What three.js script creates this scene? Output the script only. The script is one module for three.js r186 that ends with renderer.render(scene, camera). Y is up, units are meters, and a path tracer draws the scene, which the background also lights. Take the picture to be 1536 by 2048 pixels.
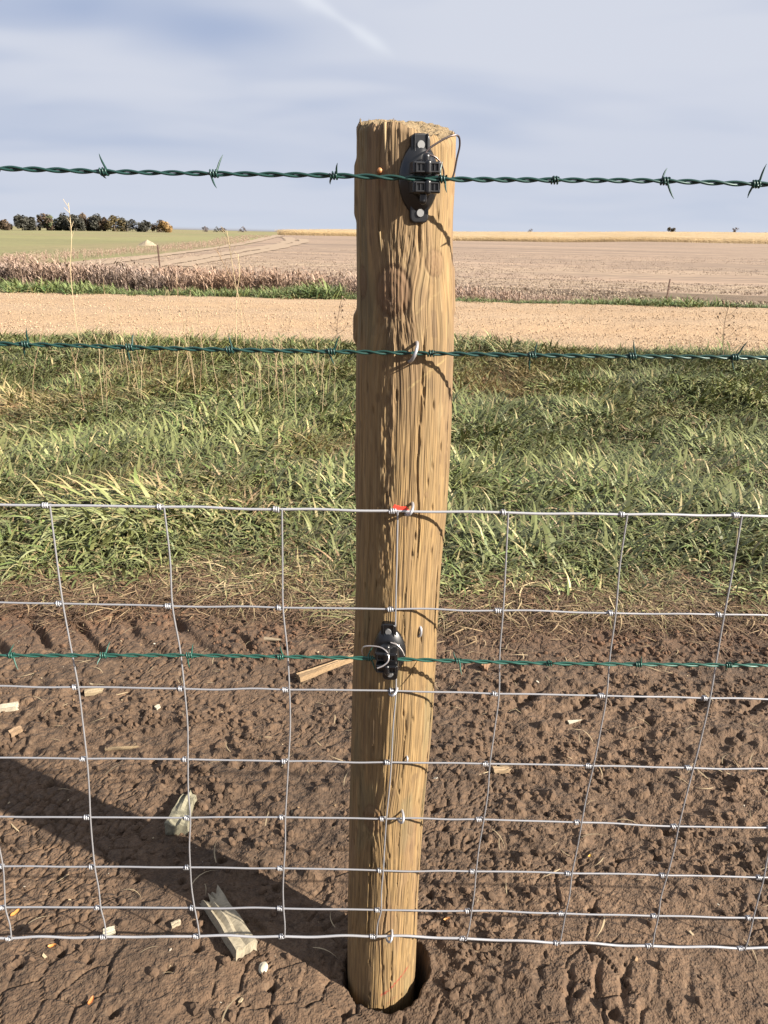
import * as THREE from 'three';
import { mergeGeometries, toCreasedNormals } from 'three/addons/utils/BufferGeometryUtils.js';
import { RoundedBoxGeometry } from 'three/addons/geometries/RoundedBoxGeometry.js';

// ------------------------------------------------------------------ camera, sky, sun, exposure
const scene = new THREE.Scene();
const camera = new THREE.PerspectiveCamera(70.83, 768 / 1024, 0.05, 4000);
camera.rotation.order = 'YXZ';
camera.position.set(0, 1.279, 0.894);
camera.rotation.set(-0.3689, -0.0104, 0.02247);
const renderer = new THREE.WebGLRenderer({ antialias: true });
renderer.toneMapping = THREE.LinearToneMapping;
renderer.toneMappingExposure = 3.0;
renderer.shadowMap.enabled = true;

const SUN_DIR = new THREE.Vector3(0.794, 0.475, 0.387).normalize();
const sun = new THREE.DirectionalLight(new THREE.Color(1, 0.92, 0.80), 5.0);
sun.position.copy(SUN_DIR).multiplyScalar(40);
sun.castShadow = true; sun.shadow.mapSize.set(4096, 4096);
Object.assign(sun.shadow.camera, { left: -12, right: 12, top: 12, bottom: -12, near: 1, far: 90 });
scene.add(sun, sun.target);

// ------------------------------------------------------------------ noise and small helpers
function rng(seed) { let a = seed >>> 0; return () => { a = (a + 0x6D2B79F5) | 0; let t = Math.imul(a ^ (a >>> 15), 1 | a); t = (t + Math.imul(t ^ (t >>> 7), 61 | t)) ^ t; return ((t ^ (t >>> 14)) >>> 0) / 4294967296; }; }
const perm = new Uint16Array(512), pval = new Float32Array(512);
{ const r = rng(77); const p = [...Array(256).keys()]; for (let i = 255; i > 0; i--) { const j = Math.floor(r() * (i + 1)); [p[i], p[j]] = [p[j], p[i]]; } for (let i = 0; i < 512; i++) { perm[i] = p[i & 255]; } const v = Array.from({ length: 256 }, () => r() * 2 - 1); for (let i = 0; i < 512; i++) pval[i] = v[i & 255]; }
const fade = (t) => t * t * t * (t * (t * 6 - 15) + 10);
function n2(x, y) {
  const xi = Math.floor(x), yi = Math.floor(y), u = fade(x - xi), v = fade(y - yi), a = xi & 255, b = yi & 255, a1 = (a + 1) & 255, b1 = (b + 1) & 255;
  const p00 = pval[perm[perm[a] + b]], p10 = pval[perm[perm[a1] + b]], p01 = pval[perm[perm[a] + b1]], p11 = pval[perm[perm[a1] + b1]];
  return p00 + (p10 - p00) * u + (p01 - p00) * v + (p00 - p10 - p01 + p11) * u * v;
}
function fbm(x, y, o = 4) { let s = 0, a = 0.5; for (let i = 0; i < o; i++) { s += a * n2(x, y); x = x * 2.03 + 17.1; y = y * 2.03 + 5.7; a *= 0.5; } return s; }
// noise that repeats after `per` cells
function n2p(x, y, per) {
  const xi = Math.floor(x), yi = Math.floor(y), u = fade(x - xi), v = fade(y - yi), m = (k) => ((k % per) + per) % per & 255;
  const a = m(xi), a1 = m(xi + 1), b = m(yi), b1 = m(yi + 1);
  const p00 = pval[perm[perm[a] + b]], p10 = pval[perm[perm[a1] + b]], p01 = pval[perm[perm[a] + b1]], p11 = pval[perm[perm[a1] + b1]];
  return p00 + (p10 - p00) * u + (p01 - p00) * v + (p00 - p10 - p01 + p11) * u * v;
}
// distance to the nearest and second nearest cell point
function vor(x, y) {
  const xi = Math.floor(x), yi = Math.floor(y); let f1 = 9, f2 = 9, id = 0;
  for (let j = -1; j <= 1; j++) for (let i = -1; i <= 1; i++) {
    const h = perm[perm[(xi + i) & 255] + ((yi + j) & 255)], px = xi + i + 0.5 + pval[h] * 0.46, py = yi + j + 0.5 + pval[(h + 91) & 255] * 0.46;
    const d = Math.hypot(px - x, py - y); if (d < f1) { f2 = f1; f1 = d; id = h; } else if (d < f2) f2 = d;
  }
  return [f1, f2, id];
}
function vorP(x, y, per) { const xi = Math.floor(x), yi = Math.floor(y), m = (k) => ((k % per) + per) % per; let f1 = 9, f2 = 9; for (let j = -1; j <= 1; j++) for (let i = -1; i <= 1; i++) { const h = perm[perm[m(xi + i) & 255] + (m(yi + j) & 255)], d = Math.hypot(xi + i + 0.5 + pval[h] * 0.46 - x, yi + j + 0.5 + pval[(h + 91) & 255] * 0.46 - y); if (d < f1) { f2 = f1; f1 = d; } else if (d < f2) f2 = d; } return [f1, f2]; }
const clamp = (v, a = 0, b = 1) => Math.min(b, Math.max(a, v));
const ss = (a, b, v) => { const t = clamp((v - a) / (b - a)); return t * t * (3 - 2 * t); };
const lerp = (a, b, t) => a + (b - a) * t;
const mix3 = (a, b, t) => [lerp(a[0], b[0], t), lerp(a[1], b[1], t), lerp(a[2], b[2], t)];
function table(pts) { return (x) => { if (x <= pts[0][0]) return pts[0][1]; for (let i = 1; i < pts.length; i++) if (x <= pts[i][0]) { const t = (x - pts[i - 1][0]) / (pts[i][0] - pts[i - 1][0]); return lerp(pts[i - 1][1], pts[i][1], t * t * (3 - 2 * t)); } return pts[pts.length - 1][1]; }; }
const V = (x, y, z) => new THREE.Vector3(x, y, z);
const lin2srgb = (c) => { c = clamp(c); return c <= 0.0031308 ? c * 12.92 : 1.055 * Math.pow(c, 1 / 2.4) - 0.055; };
function colorTex(w, h, fn, rx = 1, ry = 1) {        // fn(x, y) returns linear rgb
  const d = new Uint8Array(w * h * 4);
  for (let y = 0; y < h; y++) for (let x = 0; x < w; x++) { const c = fn(x / w, y / h), i = (y * w + x) * 4; d[i] = lin2srgb(c[0]) * 255; d[i + 1] = lin2srgb(c[1]) * 255; d[i + 2] = lin2srgb(c[2]) * 255; d[i + 3] = 255; }
  return finish(new THREE.DataTexture(d, w, h), true, rx, ry);
}
function grayTex(w, h, fn, rx = 1, ry = 1) {
  const d = new Uint8Array(w * h * 4);
  for (let y = 0; y < h; y++) for (let x = 0; x < w; x++) { const c = clamp(fn(x / w, y / h)) * 255, i = (y * w + x) * 4; d[i] = d[i + 1] = d[i + 2] = c; d[i + 3] = 255; }
  return finish(new THREE.DataTexture(d, w, h), false, rx, ry);
}
function finish(t, srgb, rx, ry) { t.wrapS = t.wrapT = THREE.RepeatWrapping; t.magFilter = THREE.LinearFilter; t.minFilter = THREE.LinearMipmapLinearFilter; t.generateMipmaps = true; if (srgb) t.colorSpace = THREE.SRGBColorSpace; t.repeat.set(rx, ry); t.needsUpdate = true; return t; }
const taken = {};
function numbered(n) { const k = taken[n] = (taken[n] ?? -1) + 1; return k ? n + '_' + String(k).padStart(3, '0') : n; }
function shadows(o) { o.traverse((c) => { if (c.isMesh) { c.castShadow = true; c.receiveShadow = true; } }); return o; }
function mesh(name, geo, mat, parent) { const m = new THREE.Mesh(geo, mat); m.name = parent ? name : numbered(name); m.castShadow = m.receiveShadow = true; (parent ?? scene).add(m); return m; }
function tag(o, label, category, group, kind) { Object.assign(o.userData, { label, category }); if (group) o.userData.group = group; if (kind) o.userData.kind = kind; return o; }
function thing(name, label, category, pos = [0, 0, 0], group) { const g = new THREE.Group(); g.name = numbered(name); g.position.set(...pos); scene.add(g); return tag(g, label, category, group); }
function setting(name, geo, mat, label, category) { const m = mesh(name, geo, mat); m.userData.kind = 'structure'; m.userData.label = label; m.userData.category = category; return m; }
const std = (c, r = 0.8, o = {}) => { const m = new THREE.MeshStandardMaterial({ roughness: r, ...o }); m.color.setRGB(...c); return m; };
function instanced(name, geo, mat, list, parent) {
  const m = new THREE.InstancedMesh(geo, mat, list.length); m.name = name; m.castShadow = m.receiveShadow = true;
  list.forEach((it, i) => { m.setMatrixAt(i, it.m); m.setColorAt(i, it.c ?? WHITE); });
  m.userData.kind = 'stuff'; (parent ?? scene).add(m); return m;
}
const WHITE = new THREE.Color(1, 1, 1), dummy = new THREE.Object3D();
function mat4(x, y, z, ry, s, rx = 0, rz = 0, sy = s) { dummy.position.set(x, y, z); dummy.rotation.set(rx, ry, rz, 'YXZ'); dummy.scale.set(s, sy, s); dummy.updateMatrix(); return dummy.matrix.clone(); }
const grey = (k, r = k, g = k) => new THREE.Color().setRGB(r, g, k);

// ------------------------------------------------------------------ the sky: thin high cloud over blue, one contrail
{
  const w = 2048, h = 1024, d = new Float32Array(w * h * 4);
  const ca = V(-0.085, 0.245, -0.966), cb = V(0.004, 0.198, -0.98);          // the contrail's ends, as directions
  const axis = cb.clone().sub(ca), al = axis.length(); axis.normalize();
  for (let j = 0; j < h; j++) {
    const el = ((j + 0.5) / h - 0.5) * Math.PI, se = Math.sin(el), ce = Math.cos(el);
    for (let i = 0; i < w; i++) {
      const az = ((i + 0.5) / w - 0.5) * 2 * Math.PI, x = Math.cos(az) * ce, z = Math.sin(az) * ce, y = se;
      const up = Math.max(y, 0.0), k = 1 / (up + 0.09);
      const px = x * k, pz = z * k;
      // blue air, paler towards the horizon
      let c = mix3([0.214, 0.232, 0.266], [0.044, 0.084, 0.176], Math.pow(clamp(up * 2.3), 0.6));
      // streaky cloud veil
      const wx = px + 0.5 * fbm(px * 0.7, pz * 0.7, 3), wz = pz + 0.5 * fbm(px * 0.7 + 31, pz * 0.7 + 11, 3);
      let veil = 0.60 + 0.80 * fbm(wx * 0.45 + 3.1, wz * 0.7 + 8.4, 4) + 0.13 * fbm(wx * 1.6 + wz * 1.1, wz * 3.2, 3);
      veil = ss(0.08, 0.95, veil) * (0.62 + 0.38 * ss(0.0, 0.22, up));
      veil = clamp(veil * 0.95 + 0.10);
      // a clearer gap in the cloud, up and to the left of the view
      if (z < 0 && x < 0.15) { const ga = (x / -z + 0.235 + 0.10 * fbm(px * 0.9, pz * 0.9 + 40, 3)) / 0.17, ge = (y - 0.212 + 0.035 * fbm(px * 1.3 + 9, pz * 1.3, 3)) / 0.030; veil *= 1 - 0.72 * Math.exp(-ga * ga - ge * ge); }
      c = mix3(c, [0.220, 0.232, 0.265], veil);
      // glow of the air near the sun
      const sd = clamp(x * SUN_DIR.x + y * SUN_DIR.y + z * SUN_DIR.z); const g = 0.12 * Math.pow(sd, 8) + 0.4 * Math.pow(sd, 60);
      c = [c[0] + g * 1.0, c[1] + g * 0.95, c[2] + g * 0.86];
      const rx = x - ca.x, ry = y - ca.y, rz = z - ca.z, t = rx * axis.x + ry * axis.y + rz * axis.z;
      if (t > -0.4 && t < al * 1.15 && z < 0) {
        const bx = rx - axis.x * t, by = ry - axis.y * t, bz = rz - axis.z * t, dist = Math.hypot(bx, by, bz);
        const wob = 0.0016 * n2(t * 60, 3), wd = lerp(0.0075, 0.004, clamp(t / al)) * (1 + 0.35 * n2(t * 45, 9));
        const s = Math.exp(-Math.pow((dist + wob) / wd, 2)) * (1 - ss(al * 0.75, al * 1.15, t)) * 0.55;
        c = mix3(c, [0.285, 0.296, 0.318], s);
      }
      if (y < 0) c = mix3(c, [0.12, 0.095, 0.07], ss(0, -0.12, y));
      const q = (j * w + i) * 4; d[q] = c[0]; d[q + 1] = c[1]; d[q + 2] = c[2]; d[q + 3] = 1;
    }
  }
  const t = new THREE.DataTexture(d, w, h, THREE.RGBAFormat, THREE.FloatType);
  t.mapping = THREE.EquirectangularReflectionMapping; t.magFilter = t.minFilter = THREE.LinearFilter; t.wrapS = THREE.RepeatWrapping; t.needsUpdate = true;
  scene.background = t; scene.environment = t;
}

// ------------------------------------------------------------------ the lie of the land; D is the distance in front of the camera
const DZ = (z) => 0.894 - z;
const profile = table([[2.6, 0], [3.2, 0.0], [4.6, -0.07], [5.7, -0.06], [6.7, 0.05], [7.5, 0.155], [8.4, 0.19], [10.6, 0.235], [13.1, 0.19], [14.3, 0.06], [17, -0.26], [22, -0.36], [40, -0.40], [100, -0.42]]);
const line430 = table([[-400, -2.2], [-240, -2.0], [-140, -0.9], [-60, -0.75], [-18, -0.5], [40, -1.7], [94, -1.2], [150, 0.2], [300, 0.5]]);
function landH(x, z) {
  const D = DZ(z); let h = profile(D);
  h -= 0.012 * clamp(x, -14, 14) * ss(15, 21, D) * (1 - ss(30, 90, D));
  if (D > 100) { const k = ss(100, 430, D); h = lerp(h, line430(x * 430 / Math.max(D, 430)), k); }
  if (D > 430) h += ss(430, 960, D) * clamp(4.1 + 0.0128 * x, 0, 13) * ss(-190, -60, x);
  const bank = ss(2.5, 3.3, D) * (1 - ss(6.9, 7.6, D));
  if (bank > 0) h += bank * (0.055 * n2(x * 1.3 + 4, z * 1.3) + 0.03 * n2(x * 3.1, z * 3.1 + 9));
  const far = ss(13.2, 14.6, D);
  if (far > 0) h += far * (0.05 * (1 - ss(20, 28, D)) * n2(x * 0.5, z * 0.5 + 3) + 0.06 * ss(40, 60, D) * n2(x * 0.02, z * 0.02));
  return h;
}
const POST = { x: table([[-0.4, 0.024], [0, 0.024], [0.16, 0.0243], [0.33, 0.0263], [0.59, 0.031], [0.81, 0.0327], [0.93, 0.0344], [1.137, 0.0328], [1.317, 0.0271], [1.42, 0.0256]]), r: table([[-0.4, 0.063], [0.16, 0.0627], [0.33, 0.0626], [0.59, 0.0645], [0.81, 0.0622], [0.93, 0.0638], [1.137, 0.0643], [1.317, 0.0605], [1.42, 0.059]]), z: -0.066 };

const roughAt = (x, z) => ss(-0.04, 0.24, fbm(x * 2.3 + 7.7, z * 2.9 + 1.3, 3) + 0.08 * ss(-0.6, -1.0, z) - 0.04 * ss(-0.15, 0.02, z));
const w3 = (x, z) => 0.5 * n2(x * 17, z * 17 + 5);
function soilH(x, z) {
  const D = DZ(z);
  let h = landH(x, z);
  const fadeOut = 1 - 0.5 * ss(2.4, 2.9, D);
  h += fadeOut * (0.013 * n2(x * 1.9 + 2, z * 1.9) + 0.007 * fbm(x * 5.2, z * 5.2 + 3, 3));
  // rough crumbly ground in patches, a cracked crust between
  const rough = roughAt(x, z);
  h += rough * 0.010 * fbm(x * 13, z * 13, 4);
  if (Math.abs(x) < 2.2 && z > -2.0) {
    let f = 0.5, a = 0.0034 * (0.45 + 0.75 * rough), n = 0; for (let o = 0; o < 4; o++) { n += a * n2(x * 46 * f + o * 9.7, z * 46 * f + o * 3.1); f *= 2.05; a *= 0.62; } h += n;
    // plates of crust, each a little higher, lower or tilted, with narrow cracks between
    const wx = x + 0.010 * n2(x * 11, z * 11 + 7) + 0.003 * n2(x * 60, z * 60), wz = z + 0.010 * n2(x * 11 + 20, z * 11) + 0.003 * n2(x * 60 + 8, z * 60 + 3);
    const crust = 1 - 0.75 * rough, [p, q, id] = vor(wx * 17, wz * 15);
    h += crust * (0.0028 * pval[id] + 0.05 * (pval[(id + 31) & 255] * 0.06 * n2(wx * 9, wz * 9)));
    h -= ss(0.075, 0.0, q - p) * 0.0095 * crust * ss(0.0, 0.35, n2(x * 5.3 + 50, z * 5.3) + 0.18) * (0.35 + 0.65 * ss(-0.5, 0.3, pval[(id + 77) & 255]));
    const [p2, q2, id2] = vor(wx * 33 + 40, wz * 28 + 11); h += crust * 0.0011 * pval[id2]; h -= ss(0.13, 0.0, q2 - p2) * 0.007 * crust * ss(-0.1, 0.3, n2(x * 4.6, z * 4.6 + 60));
    // pits and worm holes
    const [c, , k] = vor(x * 13 + 90, z * 13 + 17); if (k % 4 === 0) h -= 0.014 * ss(0.15, 0.04, c + 0.06 * n2(x * 70, z * 70));
    // clods half sunk in the rough patches
    const [d, , m] = vor(x * 26 + w3(x, z), z * 26); if (m % 3 === 0) h += rough * 0.011 * (0.4 + 0.6 * Math.abs(pval[(m + 5) & 255])) * ss(0.42, 0.25, d + 0.10 * n2(x * 120, z * 120));
  }
  // tyre lugs pressed in diagonally, on both sides of the post
  const lug = (x0, x1, z0, z1, ang, step, deep) => {
    if (x < x0 || x > x1 || z < z1 || z > z0) return 0;
    const u = x * Math.cos(ang) + z * Math.sin(ang) + 0.02 * n2(x * 6, z * 6), m = Math.abs(((u / step) % 1 + 1) % 1 - 0.5) * 2, edge = ss(z1, z1 + 0.06, z) * ss(z0, z0 - 0.06, z) * ss(x0, x0 + 0.1, x) * ss(x1, x1 - 0.1, x);
    return -deep * ss(0.62, 0.9, m) * edge * (0.4 + 0.6 * ss(-0.3, 0.3, n2(x * 7 + 9, z * 7)));
  };
  h += lug(-1.7, -0.35, -1.05, -1.36, -0.75, 0.125, 0.028) + lug(0.3, 1.7, -0.82, -0.98, 0.9, 0.105, 0.022) + lug(0.18, 0.75, 0.05, -0.09, 0.35, 0.055, 0.009);
  // the post hole, a little larger than the post and open on the near side
  const hx = x - 0.033, hz = z + 0.066, hd = Math.hypot(hx * 1.02, hz * (hz > 0 ? 0.97 : 1.04)), ha = Math.atan2(hz, hx), hr = 0.0765 + 0.004 * n2(ha * 2.2 + 5, 1) + 0.003 * n2(ha * 7, 3);
  h -= 0.006 * ss(hr + 0.09, hr, hd);
  h = lerp(h, -0.26, ss(hr + 0.006, hr - 0.010, hd));
  return h;
}
function gridGeo(xs, zs, hf, cf, uvs = 1) {
  const nx = xs.length, nz = zs.length, pos = new Float32Array(nx * nz * 3), uv = new Float32Array(nx * nz * 2), col = cf ? new Float32Array(nx * nz * 3) : null, idx = new Uint32Array((nx - 1) * (nz - 1) * 6);
  let q = 0;
  for (let j = 0; j < nz; j++) for (let i = 0; i < nx; i++, q++) {
    const z = zs[j], x = typeof xs[i] === 'function' ? xs[i](z) : xs[i], y = hf(x, z); pos.set([x, y, z], q * 3); uv.set([x * uvs, z * uvs], q * 2);
    if (col) col.set(cf(x, z, y), q * 3);
  }
  q = 0;
  for (let j = 0; j < nz - 1; j++) for (let i = 0; i < nx - 1; i++) { const a = j * nx + i, b = a + 1, c = a + nx, d = c + 1; idx.set([a, b, c, b, d, c], q); q += 6; }
  const g = new THREE.BufferGeometry(); g.setAttribute('position', new THREE.BufferAttribute(pos, 3)); g.setAttribute('uv', new THREE.BufferAttribute(uv, 2)); if (col) g.setAttribute('color', new THREE.BufferAttribute(col, 3)); g.setIndex(new THREE.BufferAttribute(idx, 1)); g.computeVertexNormals(); return g;
}
// zs runs from far (small z) to near so that faces point up
const span = (a, b, n) => Array.from({ length: n + 1 }, (_, i) => a + (b - a) * i / n);
function spread(fineA, fineB, step, out, grow = 1.35) { const l = span(fineA, fineB, Math.round((fineB - fineA) / step)); let s = step; while (l[l.length - 1] < out[1]) { s = Math.min(s * grow, 8); l.push(l[l.length - 1] + s); } s = step; while (l[0] > out[0]) { s = Math.min(s * grow, 8); l.unshift(l[0] - s); } return l; }

// --- bare soil along the fence
const soilTint = (x, z) => {
  const a = fbm(x * 1.7 + 3, z * 1.7, 3), b = fbm(x * 7, z * 7 + 9, 3), red = ss(-1.0, -1.5, z) * (0.6 + 0.8 * fbm(x * 3, z * 3, 2));
  const k = 1 + 0.34 * a + 0.30 * b + 0.10 * (0.5 - roughAt(x, z)); return [k * (1 + 0.16 * red), k * (1 - 0.03 * red), k * (1 - 0.12 * red)];
};
const soilBump = grayTex(1024, 1024, (u, v) => { let a = 0.2, n = 0, f = 32; for (let o = 0; o < 4; o++) { n += a * n2p(u * f + o * 0.37, v * f, f); f = Math.min(f * 2, 256); a *= 0.72; } const [c] = vorP(u * 170, v * 170, 170); return 0.5 + n + 0.12 * (0.4 - c); });
const soilMap = colorTex(1024, 1024, (u, v) => { const k = 1 + 0.16 * n2p(u * 16, v * 16, 16) + 0.20 * n2p(u * 60, v * 60, 60) + 0.24 * n2p(u * 200, v * 200, 200), w = ss(0.4, 0.8, n2p(u * 110 + 7, v * 110, 110)) * 0.45; return mix3([0.073 * k, 0.0440 * k, 0.0252 * k], [0.125, 0.083, 0.051], w); });
const soilMat = std([1, 1, 1], 0.95, { map: soilMap, bumpMap: soilBump, bumpScale: 0.0075, vertexColors: true });
{
  const xs = spread(-1.7, 1.8, 0.0038, [-30, 30], 1.5), zs = [...span(-1.9, -0.9, 165).slice(0, -1), ...span(-0.9, -0.35, 125).slice(0, -1), ...span(-0.35, 0.16, 160)]; let s = 0.006; while (zs[zs.length - 1] < 25) { s = Math.min(s * 1.5, 4); zs.push(zs[zs.length - 1] + s); }
  setting('soil', gridGeo(xs, zs, soilH, soilTint, 1.6), soilMat, 'bare brown cracked soil along the foot of the fence', 'soil');
}
// --- grass bank ground, road, far ground
{
  const thatch = std([0.062, 0.046, 0.024], 1, { bumpMap: soilBump, bumpScale: 0.02, vertexColors: true });
  const zs = [...span(-6.606, -1.9, 120)], xs = spread(-6, 6, 0.05, [-40, 40], 1.4);
  setting('grass_bank', gridGeo(xs, zs, landH, (x, z) => { const k = 1 + 0.5 * fbm(x * 2.1, z * 2.1, 4); return [k, k * 0.98, k]; }), thatch, 'shallow roadside ditch and bank that carries the green grass', 'bank');
  const gravelMap = colorTex(1024, 1024, (u, v) => { const f = 0.16 * n2p(u * 200, v * 200, 200) + 0.12 * n2p(u * 90, v * 90, 90) + 0.06 * n2p(u * 14, v * 14, 14), k = 1 + f * 1.3, w = ss(0.45, 0.8, n2p(u * 170 + 31, v * 170, 170)); return mix3([0.305 * k, 0.208 * k, 0.124 * k], [0.38, 0.29, 0.195], w * 0.45); });
  const gravelBump = grayTex(1024, 1024, (u, v) => 0.5 + 0.3 * n2p(u * 200, v * 200, 200) + 0.2 * n2p(u * 90, v * 90, 90));
  const track = (z) => { const D = DZ(z); return 0.06 * (Math.exp(-Math.pow((D - 9.3) / 0.5, 2)) + Math.exp(-Math.pow((D - 11.3) / 0.5, 2))); };
  const road = (x, z) => landH(x, z) - 0.25 * track(z) + 0.008 * n2(x * 1.2, z * 3) + 0.005 * n2(x * 5, z * 9);
  setting('gravel_road', gridGeo(spread(-14, 14, 0.07, [-400, 400], 1.3), span(-12.306, -6.606, 90), road, (x, z) => { const t = track(z) * 10, k = 1 + 0.10 * fbm(x * 0.5, z * 1.5, 3); return [k * (1 + 0.03 * t), k * (1 - 0.02 * t), k * (1 - 0.10 * t)]; }, 0.5), std([1, 1, 1], 0.95, { map: gravelMap, bumpMap: gravelBump, bumpScale: 0.012, vertexColors: true }), 'tan gravel country road crossing the view behind the grass', 'road');
  const margin = std([0.125, 0.085, 0.052], 1, { vertexColors: true, bumpMap: soilBump, bumpScale: 0.02 });
  setting('field_margin', gridGeo(spread(-16, 16, 0.2, [-400, 400], 1.4), span(-26, -12.306, 60), landH, (x, z) => { const k = 1 + 0.5 * fbm(x * 1.1, z * 1.1, 3); return [k, k, k]; }), margin, 'brown weedy ground between the road and the fields', 'ground');
}
// boundary between the green field on the left and the stubble field
const edgeX = table([[25, -13.5], [42, -14.6], [58, -14.4], [86, -16.8], [180, -27.5], [300, -42], [460, -64], [1000, -140]]);
const farZ = (() => { const l = []; let D = 26.894; while (D < 2600) { l.push(0.894 - D); D *= 1.045; } return l.reverse(); })();
const rowsMap = (() => colorTex(1024, 1024, (u, v) => {
  const wob = 0.6 * n2p(u * 4, v * 8, 8), row = Math.sin((v * 26 + wob) * Math.PI * 2), fine = n2p(u * 90, v * 240, 240 & 255), coarse = n2p(u * 7, v * 22, 22), dash = n2p(u * 40, v * 120, 120);
  const band = n2p(u * 2, v * 64, 64), k = 1 + 0.10 * row * (0.6 + 0.4 * coarse) + 0.14 * fine + 0.10 * coarse + 0.10 * dash + 0.26 * band; return mix3([0.198 * k, 0.136 * k, 0.092 * k], [0.29, 0.215, 0.143], ss(0.35, 0.9, dash) * 0.55);
}))();
{
  const xs = [...span(0, 1, 60)].map((t) => (z) => { const e = edgeX(DZ(z)); return e + Math.pow(t, 1.6) * (DZ(z) * 1.6 + 60); });
  const tint = (x, z) => { const D = DZ(z), k = 1 + 0.26 * fbm(x * 0.03, z * 0.09, 3) + 0.20 * n2(x * 0.01, z * 0.35), p = ss(60, 30, D) * ss(-0.25, 0.25, n2(x * 0.09, z * 0.2)); return [k * (1 + 0.10 * p), k * (1 + 0.13 * p), k * (1 + 0.10 * p)]; };
  const m = std([1, 1, 1], 1, { map: rowsMap, vertexColors: true });
  setting('stubble_field', gridGeo(xs, farZ, landH, tint, 1 / 42), m, 'harvested brown stubble field beyond the road', 'field');
  const gmap = colorTex(512, 512, (u, v) => { const k = 1 + 0.14 * n2p(u * 60, v * 60, 60) + 0.12 * n2p(u * 12, v * 24, 24) + 0.1 * n2p(u * 160, v * 160, 160); return [0.158 * k, 0.146 * k, 0.052 * k]; });
  const gx = [...span(0, 1, 50)].map((t) => (z) => { const e = edgeX(DZ(z)); return e - Math.pow(1 - t, 1.6) * (DZ(z) * 1.4 + 60); });
  const gt = (x, z) => { const D = DZ(z), b = ss(38, 30, D), k = 1 + 0.22 * fbm(x * 0.05, z * 0.05, 3), s = ss(0.25, 0.5, Math.abs(n2(x * 0.015 + 3, z * 0.012))); const dry = clamp(b + 0.35 * s); return [k * (1 + 0.25 * dry), k * (1 - 0.12 * dry), k * (1 + 0.35 * dry)]; };
  setting('green_field', gridGeo(gx, farZ, landH, gt, 1 / 20), std([1, 1, 1], 1, { map: gmap, vertexColors: true }), 'green field on the left rising to the tree line', 'field');
}
// three pale wheel tracks that run up the edge of the stubble
{
  const m = std([0.265, 0.192, 0.128], 1);
  const tracks = [[[-12.4, 32], [-12.9, 38], [-13.7, 48], [-15.4, 68], [-20.2, 117], [-31.5, 216], [-50, 380]], [[-9.6, 30], [-10.2, 36], [-10.8, 45], [-11.7, 63], [-13.5, 101], [-19, 160], [-30, 240]], [[-9.0, 34], [-9.4, 40], [-9.5, 45], [-10.2, 64], [-11.3, 89], [-14.6, 144], [-20, 190]]];
  tracks.forEach((t, k) => {
    const crv = new THREE.CatmullRomCurve3(t.map(([x, D]) => V(x, 0, 0.894 - D))), N = 160, pos = [], idx = [];
    for (let i = 0; i <= N; i++) {
      const p = crv.getPoint(i / N), tn = crv.getTangent(i / N), sx = -tn.z, sz = tn.x, D = DZ(p.z), w = (0.22 + 0.006 * D) * (1 + 0.3 * n2(i * 0.4, k * 9));
      for (const s of [-1, -0.5, 0, 0.5, 1]) { const x = p.x + sx * s * w, z = p.z + sz * s * w; pos.push(x, landH(x, z) + 0.008 + D * 0.0005, z); }
      if (i < N) for (let c = 0; c < 4; c++) { const a = i * 5 + c; idx.push(a, a + 5, a + 1, a + 1, a + 5, a + 6); }
    }
    const g = new THREE.BufferGeometry(); g.setAttribute('position', new THREE.Float32BufferAttribute(pos, 3)); g.setIndex(idx); g.computeVertexNormals();
    setting('field_track', g, m, ['pale wheel track nearest the green field', 'pale wheel track in the middle of the three', 'pale wheel track furthest into the stubble'][k], 'track');
  });
}

// ------------------------------------------------------------------ the wooden post
const cracks = [[0.34, 1.18, 0.84, 0.0016, 0.004], [0.42, 1.14, 1.02, 0.0013, 0.003], [1.15, 1.27, 0.12, 0.0016, 0.004], [0.18, 0.84, 0.71, 0.0012, 0.003], [0.27, 0.62, 0.46, 0.0015, 0.004], [0.5, 0.55, 0.45, 0.001, 0.002], [0.02, 0.30, -0.02, 0.0016, 0.004], [0.36, 0.42, 0.15, 0.0011, 0.0025], [-0.42, 0.36, 0.12, 0.0022, 0.005], [0.3, 0.13, -0.08, 0.0014, 0.0035], [-0.55, 1.40, 1.24, 0.0016, 0.004], [0.28, 1.33, 1.24, 0.0022, 0.005], [0.52, 1.3, 1.26, 0.0012, 0.003], [-1.05, 1.4, 0.9, 0.0013, 0.003], [-0.75, 0.98, 0.62, 0.001, 0.003], [0.75, 1.06, 0.7, 0.0009, 0.0015], [0.7, 0.35, 0.02, 0.0009, 0.002], [-0.12, 0.55, 0.35, 0.0009, 0.002], [0.62, 1.41, 1.36, 0.001, 0.003], [0.9, 1.41, 1.33, 0.001, 0.003], [-0.85, 0.5, 0.1, 0.0012, 0.003]];
const knots = [[-0.275, 1.214, 0.021, 0.028, 1], [0.57, 1.247, 0.013, 0.015, 0.7], [-1.03, 1.222, 0.009, 0.018, 0.8], [-0.42, 0.40, 0.016, 0.026, 0.8], [0.7, 0.375, 0.010, 0.016, 0.35], [0.5, 0.955, 0.003, 0.004, 0.5]];
const chipPatch = (t, y) => clamp(ss(0.25, 0.1, Math.abs(t + 0.37)) * ss(0.72, 0.85, y) * ss(1.16, 1.05, y) + ss(0.5, 0.2, Math.abs(t + 0.22)) * ss(0.045, 0.02, Math.abs(y - 1.165)) + ss(0.55, 0.25, Math.abs(t + 0.05)) * ss(0.03, 0.012, Math.abs(y - 1.262)) + ss(0.35, 0.15, Math.abs(t + 0.5)) * ss(0.05, 0.02, Math.abs(y - 0.375)));
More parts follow.
